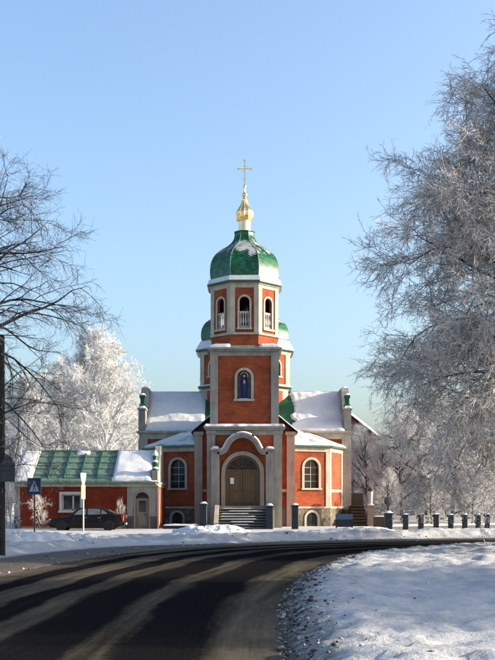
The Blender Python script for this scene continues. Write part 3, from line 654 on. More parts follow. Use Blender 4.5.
# curved portal pediment on two posts
Yp = Y0 - 0.75
pts = []
zc = pz(452.5, Yp)
prof = [(-1.66, -0.10), (-1.42, -0.14), (-1.18, -0.05), (-0.98, 0.14), (-0.86, 0.38), (-0.72, 0.62), (-0.48, 0.84), (-0.22, 0.96), (0, 1.0)]
prof = prof + [(-x, z) for x, z in prof[-2::-1]]
def fine(p):
    s_ = spline(p, 4); return [tuple(q) for q in s_]
pf = fine(prof)
def offs(p, d):
    out = []
    for i in range(len(p)):
        a = np.array(p[max(i-1, 0)]); b_ = np.array(p[min(i+1, len(p)-1)]); t_ = (b_-a)/np.linalg.norm(b_-a)
        out.append((p[i][0]-t_[1]*d, p[i][1]+t_[0]*d))
    return out
po = offs(pf, 0.24)
mb = MB().at(CX-0.12, Yp, zc)
n = len(pf)
for nm, lo, hi, y0_, y1_, mt in (('pediment', pf, po, 0.0, 0.80, 'trim_grey'), ('pediment_moulding', offs(pf, 0.16), offs(pf, 0.31), -0.09, 0.74, 'trim_grey')):
    mb = MB().at(CX-0.12, Yp, zc)
    vs_ = [(p[0], y0_, p[1]) for p in lo] + [(p[0], y0_, p[1]) for p in hi] + [(p[0], y1_, p[1]) for p in lo] + [(p[0], y1_, p[1]) for p in hi]
    fs_ = []
    for i in range(n-1): fs_ += [(i, i+1, n+i+1, n+i), (2*n+i, 3*n+i, 3*n+i+1, 2*n+i+1), (n+i, n+i+1, 3*n+i+1, 3*n+i), (i, 2*n+i, 2*n+i+1, i+1)]
    fs_ += [(0, n, 3*n, 2*n), (n-1, 3*n-1, 4*n-1, 2*n-1)]
    mb.add(vs_, fs_); ch(mb, nm, mt, smooth=True)
mb = MB().at(CX-0.12, Yp, zc)
ps = offs(pf, 0.312); ps2 = offs(pf, 0.40)
for i in range(2, n-3):
    if 0.0 < (fbm(np.array([i*0.35]), np.array([2.0]), 2, 4)[0]-0.35):
        mb.add([(ps[i][0], -0.07, ps[i][1]), (ps[i+1][0], -0.07, ps[i+1][1]), (ps2[i+1][0], 0.0, ps2[i+1][1]), (ps2[i][0], 0.0, ps2[i][1]), (ps[i][0], 0.6, ps[i][1]), (ps[i+1][0], 0.6, ps[i+1][1]), (ps2[i+1][0], 0.55, ps2[i+1][1]), (ps2[i][0], 0.55, ps2[i][1])],
               [(0, 1, 2, 3), (3, 2, 6, 7), (0, 3, 7, 4), (1, 5, 6, 2), (4, 7, 6, 5)])
ch(mb, 'snow', 'snow')
for s in (-1, 1):
    cx_ = -0.12 + s*1.78
    mb = MB().at(CX, Yp, 0); mb.box(cx_-0.26, cx_+0.26, 0.0, 0.52, FL-0.3, zc+0.12); post = ch(mb, 'porch_post', 'trim_grey')
    mb = MB().at(CX, Yp, 0); mb.box(cx_-0.34, cx_+0.34, -0.08, 0.60, zc+0.121, zc+0.26); mb.build('post_capital', 'trim_grey', post)
    mb = MB().at(CX, Yp, 0); snow_box(mb, cx_-0.30, cx_+0.30, -0.05, 0.55, zc+0.26, 0.16); mb.build('snow', 'snow', post, True)
    mb = MB().at(CX, Yp, 0); mb.box(cx_-0.32, cx_+0.32, -0.06, 0.58, 0.0, FL-0.28); mb.build('post_base', 'trim', post)
# steps
mb = MB().at(CX, Y0, 0); mb.box(-1.62, 1.44, -1.1, 0.12, 0, FL-0.005); ch(mb, 'landing', 'stone_step')
ns_ = 8
for i in range(ns_):
    z1 = FL*(i+1)/(ns_+1); yy = Y0-1.1-0.32*(ns_-i)
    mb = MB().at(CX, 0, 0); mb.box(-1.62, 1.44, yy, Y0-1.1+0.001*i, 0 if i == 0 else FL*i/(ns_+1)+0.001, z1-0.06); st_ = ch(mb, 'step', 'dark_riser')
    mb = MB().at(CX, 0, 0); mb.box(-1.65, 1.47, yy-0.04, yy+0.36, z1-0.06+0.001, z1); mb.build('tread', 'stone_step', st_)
    mb = MB().at(CX, 0, 0); xa = random.uniform(-1.6, -0.3); snow_box(mb, xa, random.uniform(0.2, 1.4), yy+0.02, yy+0.22, z1, 0.025, amp=0.02); mb.build('snow', 'snow', st_, True)
for s, c_ in ((-1, -1.78), (1, 1.62)):
    mb = MB().at(CX, 0, 0); mb.yz([(Y0-3.7, 0), (Y0-1.0, 0), (Y0-1.0, FL+0.05), (Y0-1.3, FL+0.05), (Y0-3.7, 0.35)], c_-0.13, c_+0.13); ch(mb, 'stair_cheek', 'trim')

# --- stage 2: square tower with niche
hw2 = 2.28; B2 = T1+0.2; T2 = pz(351, Y0)
Y2 = Y0+0.18
mb = MB().at(CX, Y2+0.1, 0); nw = 0.92; nzo, nzs = pz(399, Y2), pz(377, Y2)
wall_arch(mb, -hw2+0.1, hw2-0.1, B2, T2, -0.02, nw, nzo, nzs, 0.35); ch(mb, 'tower_wall', 'brick')
for q in ((-hw2+0.1, -hw2+0.3, 0.101, 4.5), (hw2-0.3, hw2-0.1, 0.101, 4.5), (-hw2+0.301, hw2-0.301, 4.2, 4.45)):
    mb = MB().at(CX, Y2, 0); mb.box(*q, B2, T2-0.01); ch(mb, 'side_wall', 'brick')
for s in (-1, 1):
    for yb in (0, 4.5-0.52):
        mb = MB().at(CX, Y2, 0); xa, xb = sorted((s*hw2, s*(hw2-0.52))); mb.box(xa, xb, yb, yb+0.55, B2, T2-0.005); ch(mb, 'pilaster', 'trim_grey')
mb = MB().at(CX, Y2, 0); mb.box(-hw2+0.52, hw2-0.52, 0.05, 0.3, T2-0.28, T2-0.008); ch(mb, 'frieze', 'trim_grey')
mb = MB().at(CX, Y2, 0); mb.box(-hw2-0.08, hw2+0.08, -0.08, 4.62, T2, T2+0.12); mb.box(-hw2-0.2, hw2+0.2, -0.2, 4.74, T2+0.121, T2+0.24); ch(mb, 'cornice', 'trim_grey')
mb = MB().at(CX, Y2, 0); arch_frame(mb, -0.02, nw, nzo, nzs, 0.17, 0.02, 0.16); niche = ch(mb, 'niche', 'trim')
mb = MB().at(CX, Y2, 0); arch_pane(mb, -0.02, nw+0.1, nzo-0.02, nzs, 0.44); mb.build('niche_back', 'niche_back', niche)
mb = MB().at(CX-0.02, Y2+0.26, nzo)
mb.lathe([(0.17, 0.0), (0.20, 0.03), (0.18, 0.4), (0.20, 0.75), (0.24, 1.05), (0.235, 1.2), (0.17, 1.32), (0.10, 1.38), (0.125, 1.45), (0.145, 1.55), (0.12, 1.66), (0.05, 1.71)], 16, sy=0.75); fig = mb.build('robed_figure', 'blue_robe', niche, True)
mb = MB().at(CX-0.02, Y2+0.165, nzo); mb.lathe([(0.02, 1.44), (0.075, 1.48), (0.085, 1.55), (0.06, 1.62), (0.01, 1.64)], 12, sy=0.6); mb.build('face', 'skin', niche, True)
mb = MB().at(CX-0.02, Y2+0.11, nzo); mb.lathe([(0.02, 0.98), (0.07, 1.04), (0.085, 1.14), (0.05, 1.26), (0.01, 1.3)], 10, sy=0.5); mb.build('hands', 'skin', niche, True)
mb = MB().at(CX-0.02, Y2+0.34, nzo+1.56); mb.tube([(0.25*math.cos(a), 0, 0.25*math.sin(a)) for a in np.linspace(0, 6.283, 25)], 0.018, 5); mb.build('halo', 'gold', niche)
mb = MB().at(CX, Y2, 0); snow_box(mb, -0.4, 0.36, -0.02, 0.34, nzo, 0.05); mb.build('snow', 'snow', niche, True)
# sloping green skirt roof up to the octagon
OC = Y2 + 2.28                            # octagon centre depth
mb = MB().at(CX, OC, 0)
z_, zt = T2+0.24, T2+0.62
mb.add([(-hw2-0.2, -2.48, z_), (hw2+0.2, -2.48, z_), (hw2+0.2, 2.48, z_), (-hw2-0.2, 2.48, z_), (-1.9, -1.95, zt), (1.9, -1.95, zt), (1.9, 1.95, zt), (-1.9, 1.95, zt)], [(0, 1, 5, 4), (1, 2, 6, 5), (2, 3, 7, 6), (3, 0, 4, 7), (4, 5, 6, 7)])
ch(mb, 'skirt_roof', 'pale_green')
mb = MB().at(CX, OC, 0)
snow_sheet(mb, (-2.45, -2.46, z_+0.02), (-0.95, -2.46, z_+0.02), (-0.9, -2.1, z_+0.28), (-1.9, -2.1, z_+0.28), 12, 4, 0.10, edge=0.15)
snow_sheet(mb, (0.95, -2.46, z_+0.02), (2.45, -2.46, z_+0.02), (1.9, -2.1, z_+0.28), (1.0, -2.1, z_+0.28), 12, 4, 0.11, edge=0.15)
ch(mb, 'snow', 'snow', smooth=True)

# --- octagonal belfry and drum share a builder
def octagon(yc, r, z0, z1, band, ww, wz0, wzs, pil, open_faces, balus, trim='trim'):
    fl = r*math.tan(math.pi/8)
    for k in range(8):
        a = k*math.pi/4
        P = (CX + r*math.sin(a), yc - r*math.cos(a), 0)
        mb = MB().at(*P, a); wall_arch(mb, -fl, fl, z0, z1, 0, ww, wz0, wzs, 0.22); ch(mb, 'octagon_wall', 'brick')
        arched_window((*P, a), 0, ww, wz0, wzs, 0.13, church, None if k in open_faces else 'glass', 0.15, balus and k in open_faces, 0, 2, 0.05, trim)
        if band:
            mb = MB().at(*P, a); mb.box(-fl-0.03, fl+0.03, -0.09, 0.02, band, band+0.14); ch(mb, 'band', trim)
    rc = r/math.cos(math.pi/8)
    for k in range(8):
        a = (k+0.5)*math.pi/4
        o_ = 0.06
        mb = MB().at(CX, yc, 0, a)     # local -y points out through the corner
        c_, s_ = math.cos(math.pi/8), math.sin(math.pi/8)
        def fp(d, out): return (d*c_ + out*s_, -rc + d*s_ - out*c_)
        A = fp(pil, o_); B_ = (0, -rc - o_/math.cos(math.pi/8)); Cc = (-A[0], A[1]); Ai = fp(pil, -0.05); Bi = (0, -rc+0.06); Ci = (-Ai[0], Ai[1])
        mb.prism([Cc, B_, A, Ai, Bi, Ci], (band + 0.141) if band else z0, z1-0.004); ch(mb, 'pilaster', trim)
rO = px(278, 68.5) - px(213, 68.5); rO /= 2
zO0, zO1 = T2+0.3, pz(283, OC-rO)
octagon(OC, rO, zO0, zO1, pz(334.5, OC-rO), 0.66, pz(327.5, OC-rO), pz(301.5, OC-rO), 0.30, (0, 1, 7), True)
def oct_ring(yc, prof, name, mat, smooth=False, parent=None, rot=math.pi/8):
    mb = MB().at(CX, yc, 0); mb.lathe(prof, 8, rot, True); return ch(mb, name, mat, parent, smooth)
oct_ring(OC, [(rO-0.3, zO1-0.30), (rO+0.05, zO1-0.30), (rO+0.05, zO1-0.10), (rO+0.14, zO1-0.06), (rO+0.14, zO1), (rO-0.3, zO1)], 'frieze', 'trim')
oct_ring(OC, [(rO-0.2, zO1+0.002), (rO+0.22, zO1+0.002), (rO+0.30, zO1+0.09), (rO+0.30, zO1+0.16), (rO-0.2, zO1+0.2)], 'cornice', 'eave_green')
# bell, floor and ceiling inside, with a dark sheet in place of shade
mb = MB().at(CX+0.05, OC-0.9, zO0+1.9); mb.lathe([(0.02, 1.15), (0.16, 1.1), (0.22, 0.95), (0.26, 0.55), (0.36, 0.2), (0.46, 0.05), (0.47, 0.0), (0.40, 0.02)], 20); ch(mb, 'bell', 'bronze', smooth=True)
mb = MB().at(CX+0.05, OC-0.9, zO0+1.9); mb.tube([(0, 0, 1.1), (0, 0, 1.6)], 0.05); mb.tube([(-1.6, 0, 1.55), (1.6, 0, 1.55)], 0.07); ch(mb, 'bell_beam', 'pole_wood')
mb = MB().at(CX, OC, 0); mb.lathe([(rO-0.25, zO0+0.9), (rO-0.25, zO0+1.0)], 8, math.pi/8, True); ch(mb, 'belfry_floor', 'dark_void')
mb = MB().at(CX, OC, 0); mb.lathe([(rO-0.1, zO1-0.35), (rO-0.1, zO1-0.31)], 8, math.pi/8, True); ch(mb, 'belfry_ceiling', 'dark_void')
mb = MB().at(CX, OC+0.35, 0); mb.box(-1.3, 1.3, 0, 0.1, zO0+1.0, zO1-0.36); ch(mb, 'belfry_dark_sheet', 'dark_void')  # added sheet that paints the openings dark instead of interior shade

def dome(yc, zb, r, k, cupola, kk, wr=1.0, chh=1.62):
    # zb: springing height; r: body radius across flats; profile measured from the photograph
    pr = [(1.00, 0.00), (1.03, 0.25), (1.035, 0.50), (1.015, 0.80), (0.96, 1.07), (0.855, 1.32), (0.70, 1.54), (0.52, 1.74), (0.385, 1.94), (0.315, 2.14), (0.29, 2.32), (0.285, 2.48)]
    pr = [(a*r, zb + b_*k) for a, b_ in pr]
    sp = spline(pr, 3)
    body = oct_ring(yc, [tuple(p) for p in sp], 'dome', 'dome_green')
    # diamond shingles
    S = np.concatenate([[0], np.cumsum(np.linalg.norm(np.diff(sp, axis=0), axis=1))]); Lt = S[-1]
    def prof_at(s): return np.interp(s, S, sp[:, 0]), np.interp(s, S, sp[:, 1])
    vs_, fs_ = [], []
    rows = int(Lt/0.20); tan = math.tan(math.pi/8); ncol = 5
    for face in range(8):
        a = face*math.pi/4; ca, sa = math.cos(a), math.sin(a)
        def pt(u, s, lift):
            rr, zz = prof_at(min(max(s, 0), Lt)); r2, z2 = prof_at(min(max(s, 0)+0.05, Lt)); r1, z1_ = prof_at(max(s-0.05, 0))
            nx, nz = (z2-z1_), -(r2-r1); q = math.hypot(nx, nz) or 1
            x = u*rr*tan*0.985; yv = -(rr + lift*nx/q); zz = zz + lift*nz/q
            return (CX + x*ca - yv*sa, yc + x*sa + yv*ca, zz)
        for j in range(rows*2 - 3):
            s = (j*0.5+0.6)*Lt/rows; off = (j % 2)
            for i in range(ncol + off):
                u = (-1 + (2*i + 1)/ncol) if not off else (-1 + 2*i/ncol)
                du = 1/ncol; l_, r_ = max(-1, u-du), min(1, u+du); ds = Lt/rows*0.5
                o_ = len(vs_); vs_ += [pt(u, s-ds*1.12, 0.045), pt(r_, s, 0.026), pt(u, s+ds, 0.008), pt(l_, s, 0.026)]
                fs_.append((o_, o_+1, o_+2, o_+3))
    mb = MB(); mb.add(vs_, fs_); mb.build('shingles', 'dome_green', body, kind='stuff')
    rc = 1/math.cos(math.pi/8)
    for i in range(8):
        a = math.pi/8 + i*math.pi/4
        mb = MB(); mb.tube([(CX + p[0]*rc*math.cos(a), yc + p[0]*rc*math.sin(a), p[1]) for p in sp], 0.045, 6); mb.build('rib', 'pale_green', body)
    zt = sp[-1][1]; rt = sp[-1][0]
    mb = MB().at(CX, yc, 0); mb.lathe([(rt*1.08, zt-0.02), (rt*1.12, zt+0.05), (rt*0.8, zt+0.09)], 8, math.pi/8, True); ch(mb, 'dome_collar', 'green_metal')
    if cupola:
        h = kk
        class _L(MB):
            def lathe(s_, prof, *a, **q): return MB.lathe(s_, [(p[0]*wr, p[1]) for p in prof], *a, **q)
        mb = _L().at(CX, yc, 0); mb.lathe([(0.43*h, zt+0.05), (0.43*h, zt+0.92*h), (0.50*h, zt+0.94*h), (0.50*h, zt+0.99*h)], 12); ch(mb, 'lantern', 'pale_gold', smooth=True)
        mb = _L().at(CX, yc, 0)
        mb.lathe([(0.50*h, zt+0.99*h), (0.60*h, zt+1.0*h), (0.62*h, zt+1.06*h), (0.55*h, zt+1.12*h), (0.53*h, zt+1.17*h), (0.565*h, zt+1.28*h), (0.595*h, zt+1.45*h), (0.59*h, zt+1.62*h), (0.53*h, zt+1.80*h), (0.42*h, zt+1.97*h), (0.31*h, zt+2.15*h), (0.23*h, zt+2.35*h), (0.175*h, zt+2.6*h), (0.12*h, zt+2.8*h), (0.10*h, zt+2.9*h)], 12); on = ch(mb, 'onion_cupola', 'gold')
        for i in range(12):
            a = 2*math.pi*i/12
            mb = MB(); mb.tube([(CX + rr*wr*h*math.cos(a), yc + rr*wr*h*math.sin(a), zt+zz*h) for rr, zz in ((0.57, 1.28), (0.60, 1.45), (0.595, 1.62), (0.535, 1.80), (0.425, 1.97), (0.315, 2.15), (0.235, 2.35), (0.18, 2.6))], 0.018*h, 4); mb.build('rib', 'gold', on)
        zb_ = zt+3.0*h
        mb = _L().at(CX, yc, zb_); mb.lathe([(0.20*h*math.sin(t_), -0.20*h*math.cos(t_)) for t_ in np.linspace(0.05, math.pi-0.05, 12)], 16); ch(mb, 'finial_ball', 'gold', smooth=True)
        mb = _L().at(CX, yc, zb_); mb.lathe([(0.10*h, 0.16*h), (0.05*h, 0.5*h), (0.11*h, 0.62*h), (0.11*h, 0.72*h), (0.04*h, 0.85*h)], 10); ch(mb, 'spike', 'gold', smooth=True)
        zc_ = zb_+0.8*h; Hc = chh*h
        mb = _L().at(CX, yc, zc_); t_ = 0.04*h
        mb.box(-t_, t_, -0.03, 0.03, 0, Hc); mb.box(-0.50*h, 0.50*h, -0.028, 0.028, Hc*0.66-t_, Hc*0.66+t_)
        for (x, z) in ((0, Hc), (-0.5*h, Hc*0.66), (0.5*h, Hc*0.66)):
            d = 0.085*h
            mb.xz([(x-d, z), (x-d*.5, z-d), (x+d*.5, z-d), (x+d, z), (x+d*.5, z+d), (x-d*.5, z+d)], -0.032, 0.032)
        mb.tube([(0.24*h*math.cos(q), 0, Hc*0.66+0.24*h*math.sin(q)) for q in np.linspace(0, 6.283, 17)], 0.022*h, 5)
        mb.tube([(-0.14*h, 0, Hc*0.2), (0.14*h, 0, Hc*0.28)], 0.03*h, 5)
        ch(mb, 'cross', 'gold')
rd_ = (px(279, OC) - px(212.5, OC))/2
zsp = zO1 + 0.2
# snow laden skirt under the dome
oct_ring(OC, [(rO+0.27, zO1+0.165), (rO+0.24, zO1+0.26), (rd_+0.12, zO1+0.48), (rd_-0.1, zO1+0.55)], 'snow', 'snow')
dome(OC, zO1+0.42, rd_*0.975, (pz(233.5, OC)-zO1-0.42)/2.48, True, 0.875, 1.1, 1.9)

# --- crossing drum behind
DC = 78.2; rD = 43.2*0.001*DC
zD0, zL, zD1 = 7.6, pz(384, DC-rD), pz(348.5, DC-rD)
octagon(DC, rD, zL, zD1, None, 0.85, zL+0.75, zD1-1.15, 0.42, (), False)
oct_ring(DC, [(rD-0.05, zD0), (rD-0.05, zL-0.15)], 'drum_base', 'trim')
for k in range(8):
    a = k*math.pi/4; fl = rD*math.tan(math.pi/8)
    mb = MB().at(CX + (rD-0.05)*math.sin(a), DC - (rD-0.05)*math.cos(a), 0, a); mb.box(-fl+0.65, fl-0.65, -0.012, 0.1, zD0, zL-0.35); ch(mb, 'brick_panel', 'brick')
oct_ring(DC, [(rD-0.2, zL-0.15), (rD+0.10, zL-0.149), (rD+0.24, zL-0.04), (rD+0.24, zL+0.02), (rD-0.1, zL+0.12)], 'drum_ledge', 'eave_green')
oct_ring(DC, [(rD+0.18, zL+0.03), (rD+0.12, zL+0.12), (rD-0.1, zL+0.16)], 'snow', 'snow')
oct_ring(DC, [(rD-0.2, zD1-0.25), (rD+0.06, zD1-0.25), (rD+0.18, zD1-0.05), (rD+0.18, zD1), (rD-0.2, zD1)], 'frieze', 'trim')
oct_ring(DC, [(rD-0.2, zD1+0.002), (rD+0.30, zD1+0.002), (rD+0.40, zD1+0.10), (rD+0.40, zD1+0.18), (rD-0.2, zD1+0.3)], 'cornice', 'eave_green')
oct_ring(DC, [(rD+0.36, zD1+0.18), (rD+0.34, zD1+0.28), (rD+0.02, zD1+0.85), (rD-0.2, zD1+0.9)], 'snow', 'snow')
dome(DC, zD1+0.75, rD*0.955, 1.32, True, 0.62)

# --- narthex behind the tower with a plain gable
YN = 68.9; hN = 3.42; zN = pz(432, YN)
mb = MB().at(CX, YN, 0); mb.box(-hN, hN, 0.1, 5.2, 0, zN); ch(mb, 'narthex_wall', 'brick')
for s in (-1, 1):
    mb = MB().at(CX, YN, 0); xa, xb = sorted((s*(hN+0.04), s*(hN-0.52))); mb.box(xa, xb, 0, 0.55, 0, zN-0.22); ch(mb, 'pilaster', 'trim')
    mb = MB().at(CX, YN, 0); xa, xb = sorted((s*(hN+0.12), s*(hN-0.60))); mb.box(xa, xb, -0.08, 0.62, zN-0.218, zN+0.02); ch(mb, 'capital', 'trim')
    mb = MB().at(CX, YN, 0); xa, xb = sorted((s*(hN-0.521), s*2.2)); mb.box(xa, xb, 0.04, 0.2, pz(492, YN), pz(492, YN)+0.2); ch(mb, 'band', 'trim')
    mb = MB().at(CX, YN, 0); xa, xb = sorted((s*(hN-0.521), s*2.2)); mb.box(xa, xb, 0.05, 0.2, 0, pz(508, YN)); ch(mb, 'plinth', 'rubble')
gz = zN + 2.9
mb = MB().at(CX, YN, 0); mb.xz([(-hN-0.05, zN+0.022), (hN+0.05, zN+0.022), (0, gz)], 0.05, 5.0); ch(mb, 'gable', 'roof_brown')  # the gable wall's shadow is put into this dark brown
for s in (-1, 1):
    mb = MB().at(CX, YN, 0)
    mb.add([(s*(hN+0.25), -0.12, zN-0.09), (0, -0.12, gz+0.09), (0, 5.2, gz+0.09), (s*(hN+0.25), 5.2, zN-0.09), (s*(hN+0.25), -0.12, zN+0.02), (0, -0.12, gz+0.2), (0, 5.2, gz+0.2), (s*(hN+0.25), 5.2, zN+0.02)],
           [(0, 1, 2, 3), (4, 5, 6, 7), (0, 1, 5, 4), (3, 2, 6, 7), (0, 3, 7, 4)]); ch(mb, 'roof', 'roof_brown')
    mb = MB().at(CX, YN, 0); snow_sheet(mb, (s*(hN+0.22), 0.5, zN+0.03), (s*0.05, 0.5, gz+0.2), (s*0.05, 5.0, gz+0.2), (s*(hN+0.22), 5.0, zN+0.03), 20, 20, 0.1); ch(mb, 'snow', 'snow', smooth=True)

# --- polygonal side chapels
L = 3.0
zE = 5.62; zPl = pz(508.5, 70)
for s in (-1, 1):
    P0 = (hN-0.2, 69.55); a1, a2_ = R(22.5), R(67.5)
    P1 = (P0[0]+L*math.cos(a1), P0[1]+L*math.sin(a1)); P2 = (P1[0]+L*math.cos(a2_), P1[1]+L*math.sin(a2_))
    for (Pa, Pb, ang, win) in ((P0, P1, a1, True), (P1, P2, a2_, False)):
        mx_, my_ = (Pa[0]+Pb[0])/2, (Pa[1]+Pb[1])/2
        M = (CX + s*mx_, my_, 0, s*ang)
        mb = MB().at(*M)
        if win: wall_arch(mb, -L/2, L/2, zPl, zE, 0.08*s, 1.12, pz(488, 70), pz(467.5, 70), 0.25)
        else: mb.add([(-L/2, 0, zPl), (L/2, 0, zPl), (L/2, 0, zE), (-L/2, 0, zE)], [(0, 1, 2, 3)])
        ch(mb, 'chapel_wall', 'brick')
        if win:
            arched_window(M, 0.08*s, 1.12, pz(488, 70), pz(467.5, 70), 0.17, church, 'glass', 0.18, False, 1, 3)
        mb = MB().at(*M); 
        if win: wall_arch(mb, -L/2-0.03, L/2+0.03, 0, zPl, 0.08*s, 0.85, 0.02, 0.62, 0.3, y=-0.07)
        else: mb.add([(-L/2-0.03, -0.07, 0), (L/2+0.03, -0.07, 0), (L/2+0.03, -0.07, zPl), (-L/2-0.03, -0.07, zPl)], [(0, 1, 2, 3)])
        ch(mb, 'plinth', 'rubble')
        mb = MB().at(*M); mb.box(-L/2-0.06, L/2+0.06, -0.12, 0.06, zPl, zPl+0.14); ch(mb, 'plinth_band', 'trim')
        if win:
            mb = MB().at(M[0], M[1], 0, M[3]); arch_frame(mb, 0.08*s, 0.85, 0.02, 0.62, 0.16, -0.13, -0.04, sill=False); bw = ch(mb, 'basement_window', 'trim')
            mb = MB().at(*M); arch_pane(mb, 0.08*s, 0.85, 0.02, 0.62, 0.12); mb.build('pane', 'glass_pale', bw)
            mb = MB().at(*M); muntins(mb, 0.08*s, 0.85, 0.02, 0.62, 0.118, 2, 2, 0.03); mb.build('grille', 'iron', bw)
        else:
            mb = MB().at(*M); mb.box(-L/2+0.3, L/2-0.3, -0.03, 0.05, pz(492, 70), pz(492, 70)+0.2); ch(mb, 'band', 'trim')
        mb = MB().at(*M); mb.box(-L/2-0.05, L/2+0.05, -0.08, 0.1, zE-0.32, zE-0.003); ch(mb, 'frieze', 'trim')
        for e in (-1, 1):
            if (win and e == -s): continue
            mb = MB().at(*M); xa, xb = sorted((e*(L/2+0.02), e*(L/2-0.30))); mb.box(xa, xb, -0.055, 0.1, zPl+0.141, zE-0.321); ch(mb, 'pilaster', 'trim')
    # lean-to roof
    c = (hN-0.3, 73.3); ap = 6.95
    ov = 0.34
    E0 = (P0[0]-0.1, P0[1]-ov); E1 = (P1[0]+ov*math.sin(R(45))*1.0, P1[1]-ov*0.85); E2 = (P2[0]+ov*1.3, P2[1]+0.1)
    mb = MB().at(CX, 0, 0)
    w = lambda p, z: (s*p[0], p[1], z)
    inn = (P0[0]-0.1, 69.9)
    vs_ = [w(E0, zE), w(E1, zE), w(E2, zE), w(E0, zE+0.12), w(E1, zE+0.12), w(E2, zE+0.12), w((hN, 73.3), ap), w((hN+1.0, 73.35), ap-0.15), w((hN-0.02, 70.6), ap-0.35)]
    mb.add(vs_, [(0, 1, 4, 3), (1, 2, 5, 4), (3, 4, 7, 6, 8), (4, 5, 7), (0, 1, 2)]); ch(mb, 'chapel_roof', 'eave_green')
    mb = MB().at(CX, 0, 0)
    zz = zE+0.12
    snow_sheet(mb, w((E0[0]+0.05, E0[1]+0.05), zz), w((E1[0]-0.05, E1[1]+0.05), zz), w((hN+1.0, 73.3), ap-0.13), w((hN, 71.2), ap-0.28), 26, 18, 0.13, edge=0.3)
    snow_sheet(mb, w((E1[0]-0.03, E1[1]+0.03), zz), w((E2[0]-0.05, E2[1]), zz), w((hN+1.05, 73.36), ap-0.13), w((hN+0.95, 73.30), ap-0.13), 26, 18, 0.12, edge=0.3)
    snow_sheet(mb, w((hN, 71.15), ap-0.29), w((hN+0.95, 73.28), ap-0.14), w((hN+0.4, 73.35), ap-0.05), w((hN, 73.35), ap-0.02), 10, 8, 0.12, edge=0.3)
    ch(mb, 'snow', 'snow', smooth=True)

# --- transept
YT = 73.5; DT = 7.6; hT = 7.75; zT = pz(433, YT); YRg = YT+DT/2; zR = pz(391.5, YRg)
mb = MB().at(CX, YT, 0); mb.box(-hT, hT, 0, DT, 0, zT-0.45); ch(mb, 'transept_wall', 'brick')
mb = MB().at(CX, YT, 0); mb.box(-hT-0.01, hT+0.01, -0.06, DT+0.06, zT-0.449, zT); ch(mb, 'frieze', 'trim')
mb = MB().at(CX, YT, 0); mb.box(-hT-0.2, hT+0.2, -0.25, DT+0.25, zT+0.001, zT+0.14); ch(mb, 'cornice', 'trim')
mb = MB().at(CX, YT, 0); mb.box(-hT-0.05, hT+0.05, -0.05, DT+0.05, 0, zPl-0.1); ch(mb, 'plinth', 'rubble')
for s in (-1, 1):
    for yb in (-0.07, DT-0.5):
        mb = MB().at(CX, YT, 0); xa, xb = sorted((s*(hT+0.07), s*(hT-0.62))); mb.box(xa, xb, yb, yb+0.6, zPl-0.099, zT-0.45); ch(mb, 'pilaster', 'trim')
mb = MB().at(CX, YT, 0); z_ = zT+0.141
mb.yz([(-0.2, z_), (DT+0.2, z_), (DT/2, zR)], -hT+0.4, hT-0.4); ch(mb, 'transept_roof', 'green_metal')
for s in (-1, 1):
    mb = MB().at(CX, YT, 0)
    xa = s*(rD-(0.2 if s > 0 else 0.4)); xb = s*(hT-0.42)
    nu = 60
    for ya, yb in ((-0.2, DT/2), (DT+0.2, DT/2)):
        snow_sheet(mb, (xa, ya, z_), (xb, ya, z_), (xb, yb, zR-0.02), (xa, yb, zR-0.02), nu, 44, 0.13, amp=0.12, edge=0.3, rag=0.5 if s > 0 else 0.0)
    ch(mb, 'snow', 'snow', smooth=True)
    # stepped end parapet
    mb = MB().at(CX, YT, 0); xa, xb = sorted((s*(hT+0.06), s*(hT-0.45)))
    z1_, z2_ = pz(410, YT), pz(396, YT+2)
    prof_ = [(-0.1, z_), (-0.1, z1_), (1.0, z1_), (1.1, z1_+0.2), (1.7, z2_+0.3), (2.2, zR+0.1), (DT-2.2, zR+0.1), (DT-1.7, z2_+0.3), (DT-1.1, z1_+0.2), (DT-1.0, z1_), (DT+0.1, z1_), (DT+0.1, z_)]
    mb.yz(prof_, xa, xb); par = ch(mb, 'parapet', 'trim_grey')
    mb = MB().at(CX, YT, 0); mb.box(xa-0.07, xb+0.07, -0.18, 1.05, z1_+0.001, z1_+0.12); mb.build('parapet_cap', 'trim_grey', par)
    mb = MB().at(CX, YT, 0); xm = (xa+xb)/2
    mb.M = mb.M @ Matrix.Translation((xm, 0.45, z1_+0.12)); mb.lathe([(0.33, 0), (0.33, 0.3), (0.22, 0.36), (0.22, 0.75), (0.30, 0.8), (0.30, 1.0), (0.1, 1.15)], 4, math.pi/4); mb.build('pinnacle', 'green_metal', par)
    mb = MB().at(CX, YT, 0); snow_box(mb, xa-0.06, xb+0.06, -0.16, 1.0, z1_+0.122, 0.2); snow_box(mb, xm-0.24, xm+0.24, 0.2, 0.7, z1_+1.14, 0.16)
    snow_box(mb, xa, xb, 2.2, DT-2.2, zR+0.1, 0.12); mb.build('snow', 'snow', par, True)
# bare green patch where the snow has slid off beside the drum
mb = MB().at(CX, YT, 0)
# --- chancel arm at the back
mb = MB().at(CX, YT+DT, 0); mb.box(-4.2, 4.2, 0.07, 7.5, 0, zT); ch(mb, 'chancel_wall', 'brick')
mb = MB().at(CX, YT+DT, 0); mb.xz([(-4.5, zT+0.01), (4.5, zT+0.01), (0, zR-0.3)], -3.0, 7.7); ch(mb, 'chancel_roof', 'green_metal')
for s in (-1, 1):
    mb = MB().at(CX, YT+DT, 0); snow_sheet(mb, (s*4.45, 0.3, zT+0.05), (s*4.45, 7.6, zT+0.05), (s*0.05, 7.6, zR-0.3), (s*0.05, 0.3, zR-0.3), 20, 16, 0.12); ch(mb, 'snow', 'snow', smooth=True)
